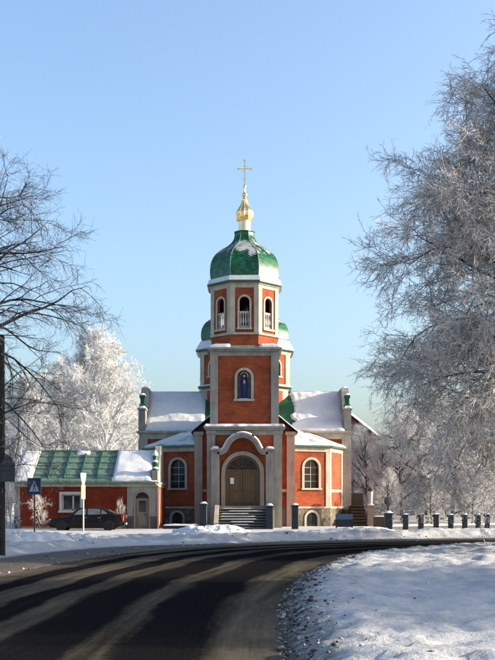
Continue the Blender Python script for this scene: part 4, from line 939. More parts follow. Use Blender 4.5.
# bare patch: slabs of snow torn away
# ------------------------------------------------------------------ slate gate posts in front of the church
def gate_post(x, Yp_, w, y_top, label):
    zt_ = pz(y_top, Yp_); X_ = px(x, Yp_)
    t_ = thing('gate_post', label, 'post', (X_, Yp_, 0), 'slate posts before the church')
    mb = MB().at(X_, Yp_, 0); mb.box(-w/2, w/2, -w/2, w/2, -0.05, zt_-0.1, 0.02); mb.build('shaft', 'slate', t_)
    mb = MB().at(X_, Yp_, 0); mb.box(-w/2-0.05, w/2+0.05, -w/2-0.05, w/2+0.05, zt_-0.1+0.001, zt_, 0.02); mb.build('cap', 'slate', t_)
    mb = MB().at(X_, Yp_, 0); snow_box(mb, -w/2-0.03, w/2+0.03, -w/2-0.03, w/2+0.03, zt_, 0.12); mb.build('snow', 'snow', t_, True)
gate_post(203.5, 62.6, 0.42, 503.5, 'snow-capped slate post left of the church steps')
gate_post(269.5, 62.3, 0.44, 505.5, 'dark slate post right at the church steps')
gate_post(295.0, 62.5, 0.42, 505.0, 'dark slate post before the right chapel window')
# low kerb wall left of the steps
kw = thing('low_wall', 'low snow-topped wall between gatehouse and church steps', 'wall', (px(180, 63), 63, 0))
mb = MB(); mb.box(px(163, 63), px(199, 63), 62.9, 63.15, -0.05, 0.28); mb.build('wall', 'slate', kw)
mb = MB(); snow_box(mb, px(163, 63), px(199, 63), 62.88, 63.17, 0.28, 0.09); mb.build('snow', 'snow', kw, True)

# ------------------------------------------------------------------ gatehouse
YG = 63.2; gx0, gx1 = px(14.5, YG), px(157.5, YG); gze = pz(482, YG); gD = 5.6; gzr = pz(451.5, YG+gD/2)
gh_ = thing('gatehouse', 'low red brick gatehouse with green tin roof and arched side door', 'gatehouse', ((gx0+gx1)/2, YG, 0))
def gb(mb, name, mat, parent=None, smooth=False): return mb.build(name, mat, parent or gh_, smooth)
xg = px(127.5, YG)
wx, ww_, wz0_, wz1_ = px(71.5, YG), 1.18, pz(510.5, YG), pz(494.5, YG)
mb = MB().at(0, YG, 0); wall_arch(mb, gx0+0.35, xg, 0.0, gze-0.3, wx, ww_, wz0_, wz1_, 0.2, flat=True); gb(mb, 'front_wall', 'gate_brick')
dcx, dw_, dzs_ = px(142.3, YG), 0.86, pz(499, YG)
mb = MB().at(0, YG-0.06, 0); wall_arch(mb, xg, gx1-0.001, 0.0, gze-0.3, dcx, dw_, 0.0, dzs_, 0.28); gb(mb, 'bay_wall', 'trim_grey')
mb = MB().at(0, YG, 0); mb.box(xg-0.02, xg+0.15, -0.058, 0.1, 0, gze-0.301); gb(mb, 'pilaster', 'trim_grey')
mb = MB().at(0, YG, 0); mb.box(gx0, gx0+0.35, -0.06, 0.2, 0, gze-0.301); gb(mb, 'pilaster', 'trim_grey')
mb = MB().at(0, YG, 0); mb.box(gx0-0.02, gx0+0.4, -0.1, -0.055, 0, 0.85); mb.box(xg-0.04, dcx-dw_/2-0.09, -0.13, -0.062, 0, 0.85); mb.box(dcx+dw_/2+0.09, gx1-0.01, -0.13, -0.062, 0, 0.85); gb(mb, 'plinth', 'plinth_grey')
mb = MB().at(0, YG, 0); mb.box(gx0+0.41, xg-0.05, -0.05, 0.1, 0.0, 0.22); gb(mb, 'plinth_band', 'tan_stone')
for q in ((gx1-0.3, gx1+0.02, -0.04, gD), (gx0, gx0+0.3, 0.21, gD), (gx0+0.301, gx1-0.301, gD-0.3, gD)):
    mb = MB().at(0, YG, 0); mb.box(*q, 0, gze-0.3); gb(mb, 'end_wall', 'brick')
mb = MB().at(0, YG, 0); mb.box(gx0-0.08, gx1+0.04, -0.16, gD+0.1, gze-0.299, gze-0.12); mb.box(gx0-0.16, gx1+0.10, -0.28, gD+0.2, gze-0.119, gze); gb(mb, 'cornice', 'trim')
# window
mb = MB().at(0, YG, 0); arch_frame(mb, wx, ww_, wz0_, wz1_, 0.17, -0.09, 0.04, flat=True); gw = gb(mb, 'window', 'whitewash')
mb = MB().at(0, YG, 0); arch_pane(mb, wx, ww_, wz0_, wz1_, 0.13, flat=True); mb.build('pane', 'glass', gw)
mb = MB().at(0, YG, 0); mb.box(wx+0.05, wx+0.15, 0.05, 0.128, wz0_, wz1_); mb.box(wx-ww_/2, wx-ww_/2+0.07, 0.05, 0.126, wz0_, wz1_); mb.box(wx+ww_/2-0.07, wx+ww_/2, 0.05, 0.126, wz0_, wz1_); mb.box(wx-ww_/2+0.071, wx+ww_/2-0.071, 0.05, 0.125, wz1_-0.07, wz1_); mb.box(wx-ww_/2+0.071, wx+ww_/2-0.071, 0.05, 0.125, wz0_, wz0_+0.07); mb.build('sash', 'whitewash', gw)
# door
mb = MB().at(0, YG-0.06, 0); arch_frame(mb, dcx, dw_, 0, dzs_, 0.09, -0.05, 0.03, sill=False); gd = gb(mb, 'door_surround', 'tan_stone')
mb = MB().at(0, YG-0.06, 0); mb.box(dcx-dw_/2+0.03, dcx+dw_/2-0.03, 0.18, 0.24, 0.05, dzs_+0.05); d1 = gb(mb, 'door', 'door_cream')
mb = MB().at(0, YG-0.06, 0); mb.box(dcx-0.22, dcx+0.22, 0.165, 0.182, 1.15, 1.85); mb.build('pane', 'glass', d1)
mb = MB().at(0, YG-0.06, 0); mb.box(dcx-0.27, dcx+0.27, 0.155, 0.181, 0.25, 0.85, 0.02); mb.build('door_panel', 'door_cream', d1)
mb = MB().at(0, YG-0.06, 0); mb.tube([(dcx+0.25, 0.14, 0.98), (dcx+0.12, 0.14, 0.98)], 0.02); mb.build('handle', 'iron', d1)
mb = MB().at(0, YG-0.06, 0); arch_pane(mb, dcx, dw_-0.02, dzs_+0.06, dzs_+0.07, 0.19); gb(mb, 'fanlight', 'glass')
# roof: core, tin panels, ribs, snow at both ends
r0, r1 = gx0-0.1, gx1-0.35
def rp(t_, lift=0.0):      # point on the front slope
    y = -0.3 + t_*(gD/2+0.3); z = gze+0.02 + t_*(gzr-gze-0.02)
    sl = math.hypot(gD/2+0.3, gzr-gze); return (y - lift*(gzr-gze)/sl, z + lift*(gD/2+0.3)/sl)
mb = MB().at(0, YG, 0); mb.yz([(-0.3, gze+0.001), (gD+0.3, gze+0.001), (gD/2, gzr)], r0, r1); rf = gb(mb, 'roof', 'pale_green')
tx0, tx1 = px(36, YG+1.5), px(116, YG+1.5)
nc, nr_ = 5, 5
for i in range(nc):
    for j in range(nr_):
        xa = tx0 + (tx1-tx0)*i/nc + 0.012; xb = tx0 + (tx1-tx0)*(i+1)/nc - 0.012
        a_, b_ = rp(j/nr_, 0.055), rp((j+1)/nr_ - 0.006, 0.012); a0, b0 = rp(j/nr_, 0.004), rp((j+1)/nr_-0.006, 0.004)
        mb = MB().at(0, YG, 0); mb.add([(xa, *a_), (xb, *a_), (xb, *b_), (xa, *b_), (xa, *a0), (xb, *a0), (xb, *b0), (xa, *b0)], [(0, 1, 2, 3), (0, 4, 5, 1), (1, 5, 6, 2), (3, 2, 6, 7), (0, 3, 7, 4)])
        mb.build('roof_panel', 'pale_green', rf)
for i in range(nc+1):
    xx = tx0 + (tx1-tx0)*i/nc
    mb = MB().at(0, YG, 0); a_, b_, c_, d_ = rp(0.1, 0.0), rp(1.0, 0.0), rp(1.0, 0.12), rp(0.1, 0.12)
    mb.yz([a_, b_, c_, d_], xx-0.03, xx+0.03); mb.build('standing_seam', 'green_metal', rf)
mb = MB().at(0, YG, 0); mb.tube([(r0, gD/2, gzr+0.02), (r1, gD/2, gzr+0.02)], 0.07, 8); mb.build('ridge_cap', 'pale_green', rf)
mb = MB().at(0, YG, 0); mb.tube([(gx0-0.15, -0.33, gze-0.03), (gx1+0.05, -0.33, gze-0.03)], 0.06, 8); mb.build('gutter', 'pale_green', rf)
def roof_snow(xa, xb, t0, t1, th):
    a_, b_ = rp(t0, 0.01), rp(t1, 0.01)
    mb = MB().at(0, YG, 0); snow_sheet(mb, (xa, *a_), (xb, *a_), (xb, *b_), (xa, *b_), max(4, int((xb-xa)/0.12)), 26, th, amp=0.05, edge=0.2, lift=0.05); mb.build('snow', 'snow', rf, True)
roof_snow(r0+0.03, tx0+0.08, 0.0, 1.0, 0.12); roof_snow(tx1-0.05, r1-0.02, 0.0, 1.0, 0.14)
roof_snow(px(77, YG+2.5), px(90, YG+2.5), 0.86, 1.0, 0.07)
mb = MB().at(0, YG, 0); snow_box(mb, xg-0.3, gx1+0.08, -0.26, 0.0, gze+0.001, 0.12); gb(mb, 'snow', 'snow', smooth=True)
mb = MB().at(0, YG, 0); snow_sheet(mb, (r0, gD+0.3, gze+0.02), (r1, gD+0.3, gze+0.02), (r1, gD/2, gzr+0.02), (r0, gD/2, gzr+0.02), 40, 20, 0.12); mb.build('snow', 'snow', rf, True)
# right end parapet with scroll finial
mb = MB().at(0, YG, 0); mb.yz([(-0.15, gze+0.002), (gD+0.15, gze+0.002), (gD+0.15, gze+0.7), (gD-0.8, gze+0.9), (gD/2+0.5, gzr+0.35), (gD/2-0.5, gzr+0.35), (0.8, gze+0.9), (-0.15, gze+0.7)], gx1-0.33, gx1+0.02); gp = gb(mb, 'parapet', 'trim_grey')
mb = MB().at(gx1-0.155, YG+0.15, gze+0.70); mb.lathe([(0.20, 0), (0.22, 0.10), (0.12, 0.22), (0.20, 0.42), (0.22, 0.55), (0.13, 0.75), (0.19, 0.95), (0.12, 1.15), (0.03, 1.25)], 12); mb.build('finial', 'green_metal', gp, True)
mb = MB().at(gx1-0.155, YG+0.12, gze+0.70); mb.lathe([(0.19, 0.13), (0.215, 0.20), (0.10, 0.27)], 10); mb.lathe([(0.20, 0.56), (0.215, 0.62), (0.1, 0.72)], 10); mb.lathe([(0.18, 0.97), (0.17, 1.1), (0.06, 1.3)], 10); mb.build('snow', 'snow', gp, True)
mb = MB().at(0, YG, 0); mb.tube([(gx1-0.1, -0.36, gze-0.05), (gx1+0.14, -0.25, gze-0.35), (gx1+0.14, -0.12, gze-0.5), (gx1+0.1, -0.12, 0.3)], 0.05, 8); gb(mb, 'downpipe', 'trim', smooth=True)

# ------------------------------------------------------------------ car
CYc = 60.4; cx0, cx1 = px(50.5, CYc), px(125.5, CYc); Lc = cx1-cx0
car = thing('sedan_car', 'black sedan parked in front of the gatehouse, tail light in the sun', 'car', ((cx0+cx1)/2, CYc, 0.04))
def cs(t_): return cx0 + t_*Lc
st_ = [  # t, bottom z, belt z, half width
    (0.0, 0.36, 0.56, 0.60), (0.015, 0.24, 0.66, 0.70), (0.06, 0.20, 0.74, 0.79), (0.14, 0.18, 0.82, 0.83), (0.24, 0.18, 0.88, 0.845), (0.30, 0.18, 0.92, 0.85), (0.45, 0.18, 0.93, 0.855), (0.60, 0.18, 0.95, 0.855), (0.75, 0.18, 0.97, 0.85), (0.82, 0.19, 1.0, 0.84), (0.92, 0.22, 1.0, 0.82), (0.975, 0.27, 0.97, 0.77), (0.995, 0.36, 0.88, 0.70), (1.0, 0.42, 0.62, 0.66)]
vs_, fs_ = [], []
nn = 12
for (t_, zb_, zt_, hw_) in st_:
    h_ = zt_-zb_
    half = [(0, 0), (hw_*0.9, 0), (hw_*0.98, h_*0.14), (hw_, h_*0.42), (hw_*0.985, h_*0.68), (hw_*0.93, h_*0.93), (hw_*0.80, h_*0.99), (0, h_*1.03)]
    ring = half + [(-y, z) for y, z in half[-2:0:-1]]
    vs_ += [(cs(t_), CYc+y, 0.04+zb_+z) for y, z in ring]
m_ = len(ring)
for i in range(len(st_)-1):
    for k in range(m_): fs_.append((i*m_+k, i*m_+(k+1) % m_, (i+1)*m_+(k+1) % m_, (i+1)*m_+k))
fs_ += [tuple(range(m_)), tuple(range((len(st_)-1)*m_+m_-1, (len(st_)-1)*m_-1, -1))]
mb = MB(); mb.add(vs_, fs_); body = mb.build('body', 'car_paint', car, True)
gh2 = [(0.265, 0.885, 0.80, 0.90), (0.33, 1.10, 0.76, 0.91), (0.395, 1.315, 0.64, 0.92), (0.44, 1.385, 0.60, 0.92), (0.52, 1.41, 0.60, 0.93), (0.62, 1.405, 0.60, 0.94), (0.70, 1.365, 0.60, 0.95), (0.77, 1.25, 0.65, 0.96), (0.83, 1.10, 0.72, 0.98), (0.875, 1.01, 0.76, 0.99)]
vs_, fs_ = [], []
for (t_, zr_, hr_, zb_) in gh2:
    bw_ = 0.80
    ring = [(bw_, zb_-0.06), (hr_+(bw_-hr_)*0.06, zr_-0.05), (hr_*0.93, zr_-0.012), (hr_*0.5, zr_+0.012), (-hr_*0.5, zr_+0.012), (-hr_*0.93, zr_-0.012), (-hr_-(bw_-hr_)*0.06, zr_-0.05), (-bw_, zb_-0.06)]
    vs_ += [(cs(t_), CYc+y, 0.04+z) for y, z in ring]
m_ = 8
for i in range(len(gh2)-1):
    for k in range(m_-1): fs_.append((i*m_+k, (i+1)*m_+k, (i+1)*m_+k+1, i*m_+k+1))
fs_ += [tuple(range(m_)), tuple(range(len(gh2)*m_-1, (len(gh2)-1)*m_-1, -1))]
mb = MB(); mb.add(vs_, fs_); mb.build('cabin', 'car_paint', car, True)
# glass: side windows follow the cabin flank
def flank(t_, z, side, out):
    zr_ = np.interp(t_, [q[0] for q in gh2], [q[1] for q in gh2]) - 0.05; hr_ = np.interp(t_, [q[0] for q in gh2], [q[2] for q in gh2]); zb_ = np.interp(t_, [q[0] for q in gh2], [q[3] for q in gh2]) - 0.06
    k_ = (z-zb_)/max(zr_-zb_, 1e-3); y = 0.80 + ((hr_+(0.8-hr_)*0.06)-0.80)*k_
    return (cs(t_), CYc + side*(y+out), 0.04+z)
for side in (-1, 1):
    for poly in ([(0.335, 0.955), (0.50, 0.965), (0.50, 1.315), (0.44, 1.30), (0.405, 1.235)], [(0.52, 0.965), (0.685, 0.985), (0.685, 1.285), (0.62, 1.32), (0.52, 1.318)], [(0.70, 0.99), (0.785, 1.02), (0.735, 1.20), (0.70, 1.26)]):
        a_ = [flank(t_, z, side, 0.012) for t_, z in poly]; b_ = [flank(t_, z, side, -0.004) for t_, z in poly]; q = len(poly)
        mb = MB(); mb.add(a_+b_, [tuple(range(q)), tuple(range(2*q-1, q-1, -1))] + [(i, (i+1) % q, q+(i+1) % q, q+i) for i in range(q)]); mb.build('side_window', 'car_glass', car)
    for wt in (0.175, 0.795):
        mb = MB().at(cs(wt), CYc+side*0.845, 0.04+0.30); mb.M = mb.M @ Matrix.Rotation(R(90)*side, 4, 'X')
        mb.lathe([(0.325, -0.04), (0.325, 0.014)], 24); mb.build('wheel_arch', 'rubber', car)
        mb = MB().at(cs(wt), CYc+side*0.76, 0.04+0.285); mb.M = mb.M @ Matrix.Rotation(-R(90)*side, 4, 'X')
        mb.lathe([(0.19, -0.10), (0.26, -0.10), (0.285, -0.06), (0.285, 0.08), (0.265, 0.115), (0.19, 0.118), (0.18, 0.08)], 24); wh = mb.build('wheel', 'rubber', car, True)
        mb = MB().at(cs(wt), CYc+side*0.76, 0.04+0.285); mb.M = mb.M @ Matrix.Rotation(-R(90)*side, 4, 'X')
        mb.lathe([(0.185, 0.02), (0.185, 0.105), (0.15, 0.112), (0.12, 0.09), (0.05, 0.10), (0.02, 0.125)], 16); mb.build('rim', 'rim', wh)
    mb = MB(); mb.box(cs(0.005), cs(0.055), CYc+side*0.50-0.13, CYc+side*0.50+0.13, 0.58+0.04, 0.70+0.04, 0.015); mb.M = Matrix.Identity(4); mb.build('headlight', 'lamp_clear', car)
    mb = MB(); ya, yb = sorted((CYc+side*0.52, CYc+side*0.785)); mb.box(cs(0.962), cs(0.998), ya, yb, 0.74+0.04, 0.93+0.04, 0.015); mb.build('tail_light', 'lamp_red', car)
    mb = MB(); ya, yb = sorted((CYc+side*0.80, CYc+side*0.98)); mb.box(cs(0.335), cs(0.36), ya, yb, 0.97, 1.09, 0.02); mb.build('mirror', 'car_paint', car)
    for t_ in (0.34, 0.51, 0.69):
        mb = MB(); mb.tube([(cs(t_), CYc+side*0.853, 0.30), (cs(t_), CYc+side*0.86, 0.6), (cs(t_), CYc+side*0.80, 0.95)], 0.006, 4); mb.build('door_seam', 'rubber', car)
    for t_ in (0.475, 0.655):
        mb = MB(); ya, yb = sorted((CYc+side*0.84, CYc+side*0.875)); mb.box(cs(t_), cs(t_)+0.16, ya, yb, 0.80, 0.835); mb.build('door_handle', 'rim', car)
for nm, (ta, tb), za in (('windscreen', (0.285, 0.39), 0), ('rear_window', (0.775, 0.855), 0)):
    vs_ = []
    for t_ in (ta, tb):
        zr_ = np.interp(t_, [q[0] for q in gh2], [q[1] for q in gh2]); hr_ = np.interp(t_, [q[0] for q in gh2], [q[2] for q in gh2])
        for y in (-1, 1): vs_.append((cs(t_) + (-0.012 if nm == 'windscreen' else 0.012), CYc + y*hr_*0.82, 0.04+zr_+0.022))
    mb = MB(); mb.add(vs_, [(0, 1, 3, 2)]); mb.build(nm, 'car_glass', car)
mb = MB(); mb.box(cs(0.99), cs(1.012), CYc-0.72, CYc+0.72, 0.36, 0.56, 0.03); mb.box(cs(-0.012), cs(0.02), CYc-0.66, CYc+0.66, 0.34, 0.52, 0.03); mb.build('bumper', 'car_paint', car)
mb = MB(); mb.box(cs(1.012)+0.001, cs(1.012)+0.012, CYc-0.26, CYc+0.26, 0.40, 0.51); mb.build('number_plate', 'sign_white', car)

# ------------------------------------------------------------------ signs and pole
YS = 44.5
sx_, sz_ = px(34.3, YS), pz(486.5, YS)
ps_ = thing('pedestrian_sign', 'square blue pedestrian crossing sign on a dark post', 'road sign', (sx_, YS, 0))
ang = R(-14)
def sb(): m_ = MB().at(sx_, YS, sz_, ang); return m_
mb = MB(); mb.tube([(sx_, YS+0.05, 0), (sx_, YS+0.05, sz_+0.3)], 0.034, 10); mb.build('post', 'iron', ps_, True)
mb = sb(); mb.box(-0.30, 0.30, -0.012, 0.012, -0.36, 0.36); pl = mb.build('panel', 'sign_blue', ps_)
mb = sb(); mb.xz([(-0.245, -0.22), (0.245, -0.22), (0, 0.25)], -0.016, -0.0125); mb.build('triangle', 'sign_white', pl)
mb = sb(); mb.M = mb.M @ Matrix.Translation((0, -0.018, 0))
for poly in ([(-0.02, 0.10), (0.03, 0.10), (0.03, 0.15), (-0.02, 0.15)], [(-0.03, -0.04), (0.03, -0.04), (0.035, 0.09), (-0.02, 0.09)], [(-0.03, -0.04), (0.01, -0.04), (-0.05, -0.18), (-0.09, -0.18)], [(0.0, -0.04), (0.03, -0.04), (0.10, -0.18), (0.06, -0.18)], [(0.03, 0.08), (0.085, 0.0), (0.07, -0.012), (0.025, 0.05)], [(-0.02, 0.08), (-0.07, 0.0), (-0.055, -0.012), (-0.015, 0.05)]):
    mb.xz(poly, -0.002, 0.0015)
mb.build('walking_figure', 'sign_black', pl)
mb = sb(); mb.box(-0.315, 0.315, -0.006, 0.018, 0.362, 0.385); mb.box(0.302, 0.325, -0.03, 0.02, -0.37, 0.36); mb.box(-0.325, -0.302, -0.03, 0.02, -0.37, 0.36); mb.build('rim', 'iron', pl)

YW = 55.5
wx_ = px(83.3, YW)
ws_ = thing('white_sign', 'white post with a bright sign and yellow plate seen edge-on before the car', 'road sign', (wx_, YW, 0))
mb = MB(); mb.tube([(wx_, YW, 0), (wx_, YW, pz(476, YW))], 0.045, 10); mb.build('post', 'whitewash', ws_, True)
mb = MB().at(wx_, YW-0.06, pz(479.5, YW), R(77)); mb.xz([(-0.40, 0.36), (0.40, 0.36), (0.36, 0.1), (0.06, -0.42), (-0.06, -0.42), (-0.36, 0.1)], -0.02, 0.02); mb.build('sign_face', 'sign_white', ws_)
mb = MB().at(wx_, YW-0.06, pz(491.5, YW), R(74)); mb.box(-0.26, 0.26, -0.015, 0.015, -0.42, 0.36); mb.build('plate', 'sign_yellow', ws_)

YPp = 31.0; pxx = px(2.2, YPp)
up = thing('utility_pole', 'tall weathered utility pole at the left edge', 'pole', (pxx, YPp, 0))
zt_ = pz(335, YPp)
mb = MB().at(pxx, YPp, 0); mb.lathe([(0.10, -0.1), (0.10, 0.1), (0.085, zt_*0.6), (0.075, zt_-0.05), (0.05, zt_)], 14); mb.build('shaft', 'pole_wood', up, True)
mb = MB().at(pxx, YPp, 0); mb.tube([(0, 0, zt_-0.6), (-0.5, 0.1, zt_-0.4), (-0.9, 0.2, zt_-0.45)], 0.025, 8); mb.build('bracket', 'iron', up, True)
bs = thing('sign_panel', 'grey back of a house-shaped sign fixed to the utility pole', 'road sign', (pxx+0.22, YPp-0.13, pz(469, YPp)))
mb = MB().at(pxx+0.20, YPp-0.13, pz(469, YPp), R(8)); mb.xz([(-0.22, -0.40), (0.22, -0.40), (0.22, 0.15), (0.10, 0.36), (0.03, 0.43), (-0.03, 0.43), (-0.10, 0.36), (-0.22, 0.15)], -0.012, 0.012); mb.build('panel', 'sign_back', bs)
mb = MB().at(pxx+0.20, YPp-0.13, pz(469, YPp), R(8)); mb.box(-0.21, 0.21, -0.035, -0.013, -0.06, -0.02); mb.box(-0.21, 0.21, -0.035, -0.013, 0.1, 0.135); mb.build('brace', 'sign_back', bs)

# ------------------------------------------------------------------ right side: notice board, side stair, fence, far house
YB = 61.5
bx0, bx1 = px(335.5, YB), px(353, YB)
nb = thing('notice_board', 'dark blue notice board standing in snow beside the chapel', 'notice board', ((bx0+bx1)/2, YB, 0))
for x in (bx0+0.06, bx1-0.06):
    mb = MB(); mb.box(x-0.035, x+0.035, YB+0.03, YB+0.10, 0, pz(514.5, YB)); mb.build('leg', 'iron', nb)
mb = MB(); mb.box(bx0, bx1, YB-0.03, YB+0.029, pz(527, YB), pz(519.5, YB)); mb.build('panel', 'board_dark', nb)
mb = MB(); mb.box(bx0, bx1, YB-0.035, YB+0.029, pz(519.4, YB), pz(514, YB)); mb.build('header_panel', 'board_blue', nb)

YK = 70.5
sx0, sx1 = px(353, YK), px(367.5, YK)
ss = thing('side_stair', 'brown side stair climbing beside the right transept end', 'stairs', ((sx0+sx1)/2, YK, 0))
n7 = 7; top = pz(505.5, YK)
for i in range(n7):
    z1 = top*(i+1)/n7; yy = YK + 0.33*i
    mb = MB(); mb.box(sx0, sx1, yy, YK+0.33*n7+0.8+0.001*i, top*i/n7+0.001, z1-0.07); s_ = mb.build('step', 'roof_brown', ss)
    mb = MB(); mb.box(sx0-0.02, sx1+0.02, yy-0.07, yy+0.36, z1-0.069, z1); mb.build('tread', 'stair_brown', s_)
mb = MB(); mb.box(sx0-0.1, sx1+0.1, YK+3.3, YK+3.5, 0, top+0.9); mb.build('back_wall', 'stair_brown', ss)
xl = px(370.2, YK)
lp = thing('stair_pillar', 'tan stone pillar with a white lantern beside the side stair', 'pillar', (xl, YK-0.2, 0))
mb = MB().at(xl, YK-0.2, 0); mb.box(-0.21, 0.21, -0.21, 0.21, 0, top-0.1); mb.box(-0.26, 0.26, -0.26, 0.26, top-0.099, top+0.02); mb.build('shaft', 'tan_stone', lp)
mb = MB().at(xl, YK-0.2, top+0.02); mb.lathe([(0.20, 0), (0.2, 0.08), (0.13, 0.12), (0.14, 0.5), (0.17, 0.9), (0.13, 1.0)], 12); mb.build('lantern', 'whitewash', lp, True)
mb = MB().at(xl, YK-0.2, top+0.02); mb.lathe([(0.24, 1.0), (0.24, 1.06), (0.12, 1.18), (0.03, 1.28)], 12); mb.build('lantern_cap', 'iron', lp, True)
mb = MB().at(xl, YK-0.2, 0); snow_box(mb, -0.25, 0.25, -0.25, -0.13, top+0.021, 0.08); mb.build('snow', 'snow', lp, True)
lw = thing('garden_wall', 'low brown wall between the stair pillar and the fence', 'wall', (px(379, 64), 64.6, 0))
mb = MB(); mb.box(px(373, 65), px(386, 65), 64.6, 64.85, -0.05, pz(516.5, 65)); mb.build('wall', 'stair_brown', lw)
mb = MB(); snow_box(mb, px(373, 65), px(386, 65), 64.58, 64.87, pz(516.5, 65), 0.06); mb.build('snow', 'snow', lw, True)

fpx = [(388.3, 60.5, 0.46), (405.7, 61.3, 0.30), (421.0, 62.0, 0.30), (436.2, 62.7, 0.30), (450.8, 63.4, 0.30), (464.8, 64.1, 0.30), (478.2, 64.8, 0.30), (487.2, 65.2, 0.30), (501, 65.9, 0.3), (515, 66.6, 0.3), (529, 67.3, 0.3)]
fence = thing('churchyard_fence', 'low fence of dark snow-capped pillars along the far bank', 'fence', (px(388, 60.5), 60.5, 0))
prev = None
for i, (x, Yf, w_) in enumerate(fpx):
    X_ = px(x, Yf); zt_ = pz(514.5 if i else 513.0, Yf) + random.uniform(-0.025, 0.025)
    mb = MB().at(X_, Yf, 0); mb.box(-w_/2, w_/2, -w_/2, w_/2, -0.05, zt_-0.08, 0.015); mb.box(-w_/2-0.035, w_/2+0.035, -w_/2-0.035, w_/2+0.035, zt_-0.079, zt_, 0.015); pil_ = mb.build('pillar', 'slate', fence)
    mb = MB().at(X_, Yf, 0); snow_box(mb, -w_/2-0.03, w_/2+0.03, -w_/2-0.03, w_/2+0.03, zt_, random.uniform(0.06, 0.13)); mb.build('snow_cap', 'snow', pil_, True)
    if prev:
        xa, ya, wa = prev
        A, B_ = Vector((xa+wa/2, ya, 0)), Vector((X_-w_/2, Yf, 0))
        for nm, z0_, z1_, th_, mt in (('rail', 0.83, 0.92, 0.04, 'iron'), ('rail', 0.56, 0.61, 0.03, 'iron'), ('base_wall', -0.05, 0.30, 0.10, 'plinth_grey')):
            mb = MB(); mb.add([(A.x, A.y-th_, z0_), (B_.x, B_.y-th_, z0_), (B_.x, B_.y+th_, z0_), (A.x, A.y+th_, z0_), (A.x, A.y-th_, z1_), (B_.x, B_.y-th_, z1_), (B_.x, B_.y+th_, z1_), (A.x, A.y+th_, z1_)], [(0, 3, 2, 1), (4, 5, 6, 7), (0, 1, 5, 4), (1, 2, 6, 5), (2, 3, 7, 6), (3, 0, 4, 7)]); mb.build(nm, mt, fence)
        mb = MB(); snow_sheet(mb, (A.x, A.y-0.11, 0.30), (B_.x, B_.y-0.11, 0.30), (B_.x, B_.y+0.11, 0.30), (A.x, A.y+0.11, 0.30), 8, 3, 0.09, edge=0.1); mb.build('snow', 'snow', fence, True)
    prev = (X_, Yf, w_)
X_ = px(388.3, 60.5)
dl_ = thing('dark_lamp', 'dark round lamp on a short stem above the first fence pillar', 'lamp', (X_, 60.5, pz(512, 60.5)))
zb_ = pz(512, 60.5)
mb = MB().at(X_, 60.5, zb_); mb.tube([(0, 0, 0), (0, 0, 0.42)], 0.035, 8); mb.tube([(-0.09, 0, 0.02), (-0.03, 0, 0.4)], 0.018, 6); mb.tube([(0.09, 0, 0.02), (0.03, 0, 0.4)], 0.018, 6); mb.build('stem', 'iron', dl_, True)
mb = MB().at(X_, 60.5, zb_+0.62); mb.M = mb.M @ Matrix.Rotation(R(25), 4, 'Y') @ Matrix.Rotation(R(70), 4, 'X'); mb.lathe([(0.04, -0.20), (0.16, -0.16), (0.25, -0.02), (0.27, 0.06), (0.25, 0.09), (0.1, 0.12)], 16); mb.build('shade', 'iron', dl_, True)

YH = 112.0
hx = px(349, YH); hze = pz(437, YH); hzr = pz(414, YH)
fh = thing('far_house', 'distant pinkish house with snowy gable roof right of the church', 'house', (hx, YH, 0))
hwid = px(380, YH)-hx
mb = MB().at(hx, YH, 0); mb.xz([(-hwid+0.4, 0), (hwid-0.4, 0), (hwid-0.4, hze), (0, hzr-0.25), (-hwid+0.4, hze)], 0, 12); mb.build('wall', 'far_wall', fh)
for s in (-1, 1):
    mb = MB().at(hx, YH, 0); mb.add([(s*hwid, -0.5, hze-0.1), (0, -0.5, hzr), (0, 12.5, hzr), (s*hwid, 12.5, hze-0.1), (s*hwid, -0.5, hze-0.3), (0, -0.5, hzr-0.2), (0, 12.5, hzr-0.2), (s*hwid, 12.5, hze-0.3)], [(0, 1, 2, 3), (4, 7, 6, 5), (0, 4, 5, 1), (3, 2, 6, 7), (0, 3, 7, 4)]); r_ = mb.build('roof', 'roof_brown', fh)
    mb = MB().at(hx, YH, 0); snow_sheet(mb, (s*hwid, -0.45, hze-0.1), (s*hwid, 12.4, hze-0.1), (s*0.05, 12.4, hzr), (s*0.05, -0.45, hzr), 30, 20, 0.25); mb.build('snow', 'snow', r_, True)
for x in (-2.0, 0.2, 2.2):
    mb = MB().at(hx, YH, 0); mb.box(x-0.5, x+0.5, -0.06, 0.02, 3.0, 4.5); w_ = mb.build('window', 'whitewash', fh)
    mb = MB().at(hx, YH, 0); mb.box(x-0.4, x+0.4, -0.08, -0.061, 3.1, 4.4); mb.build('pane', 'glass', w_)

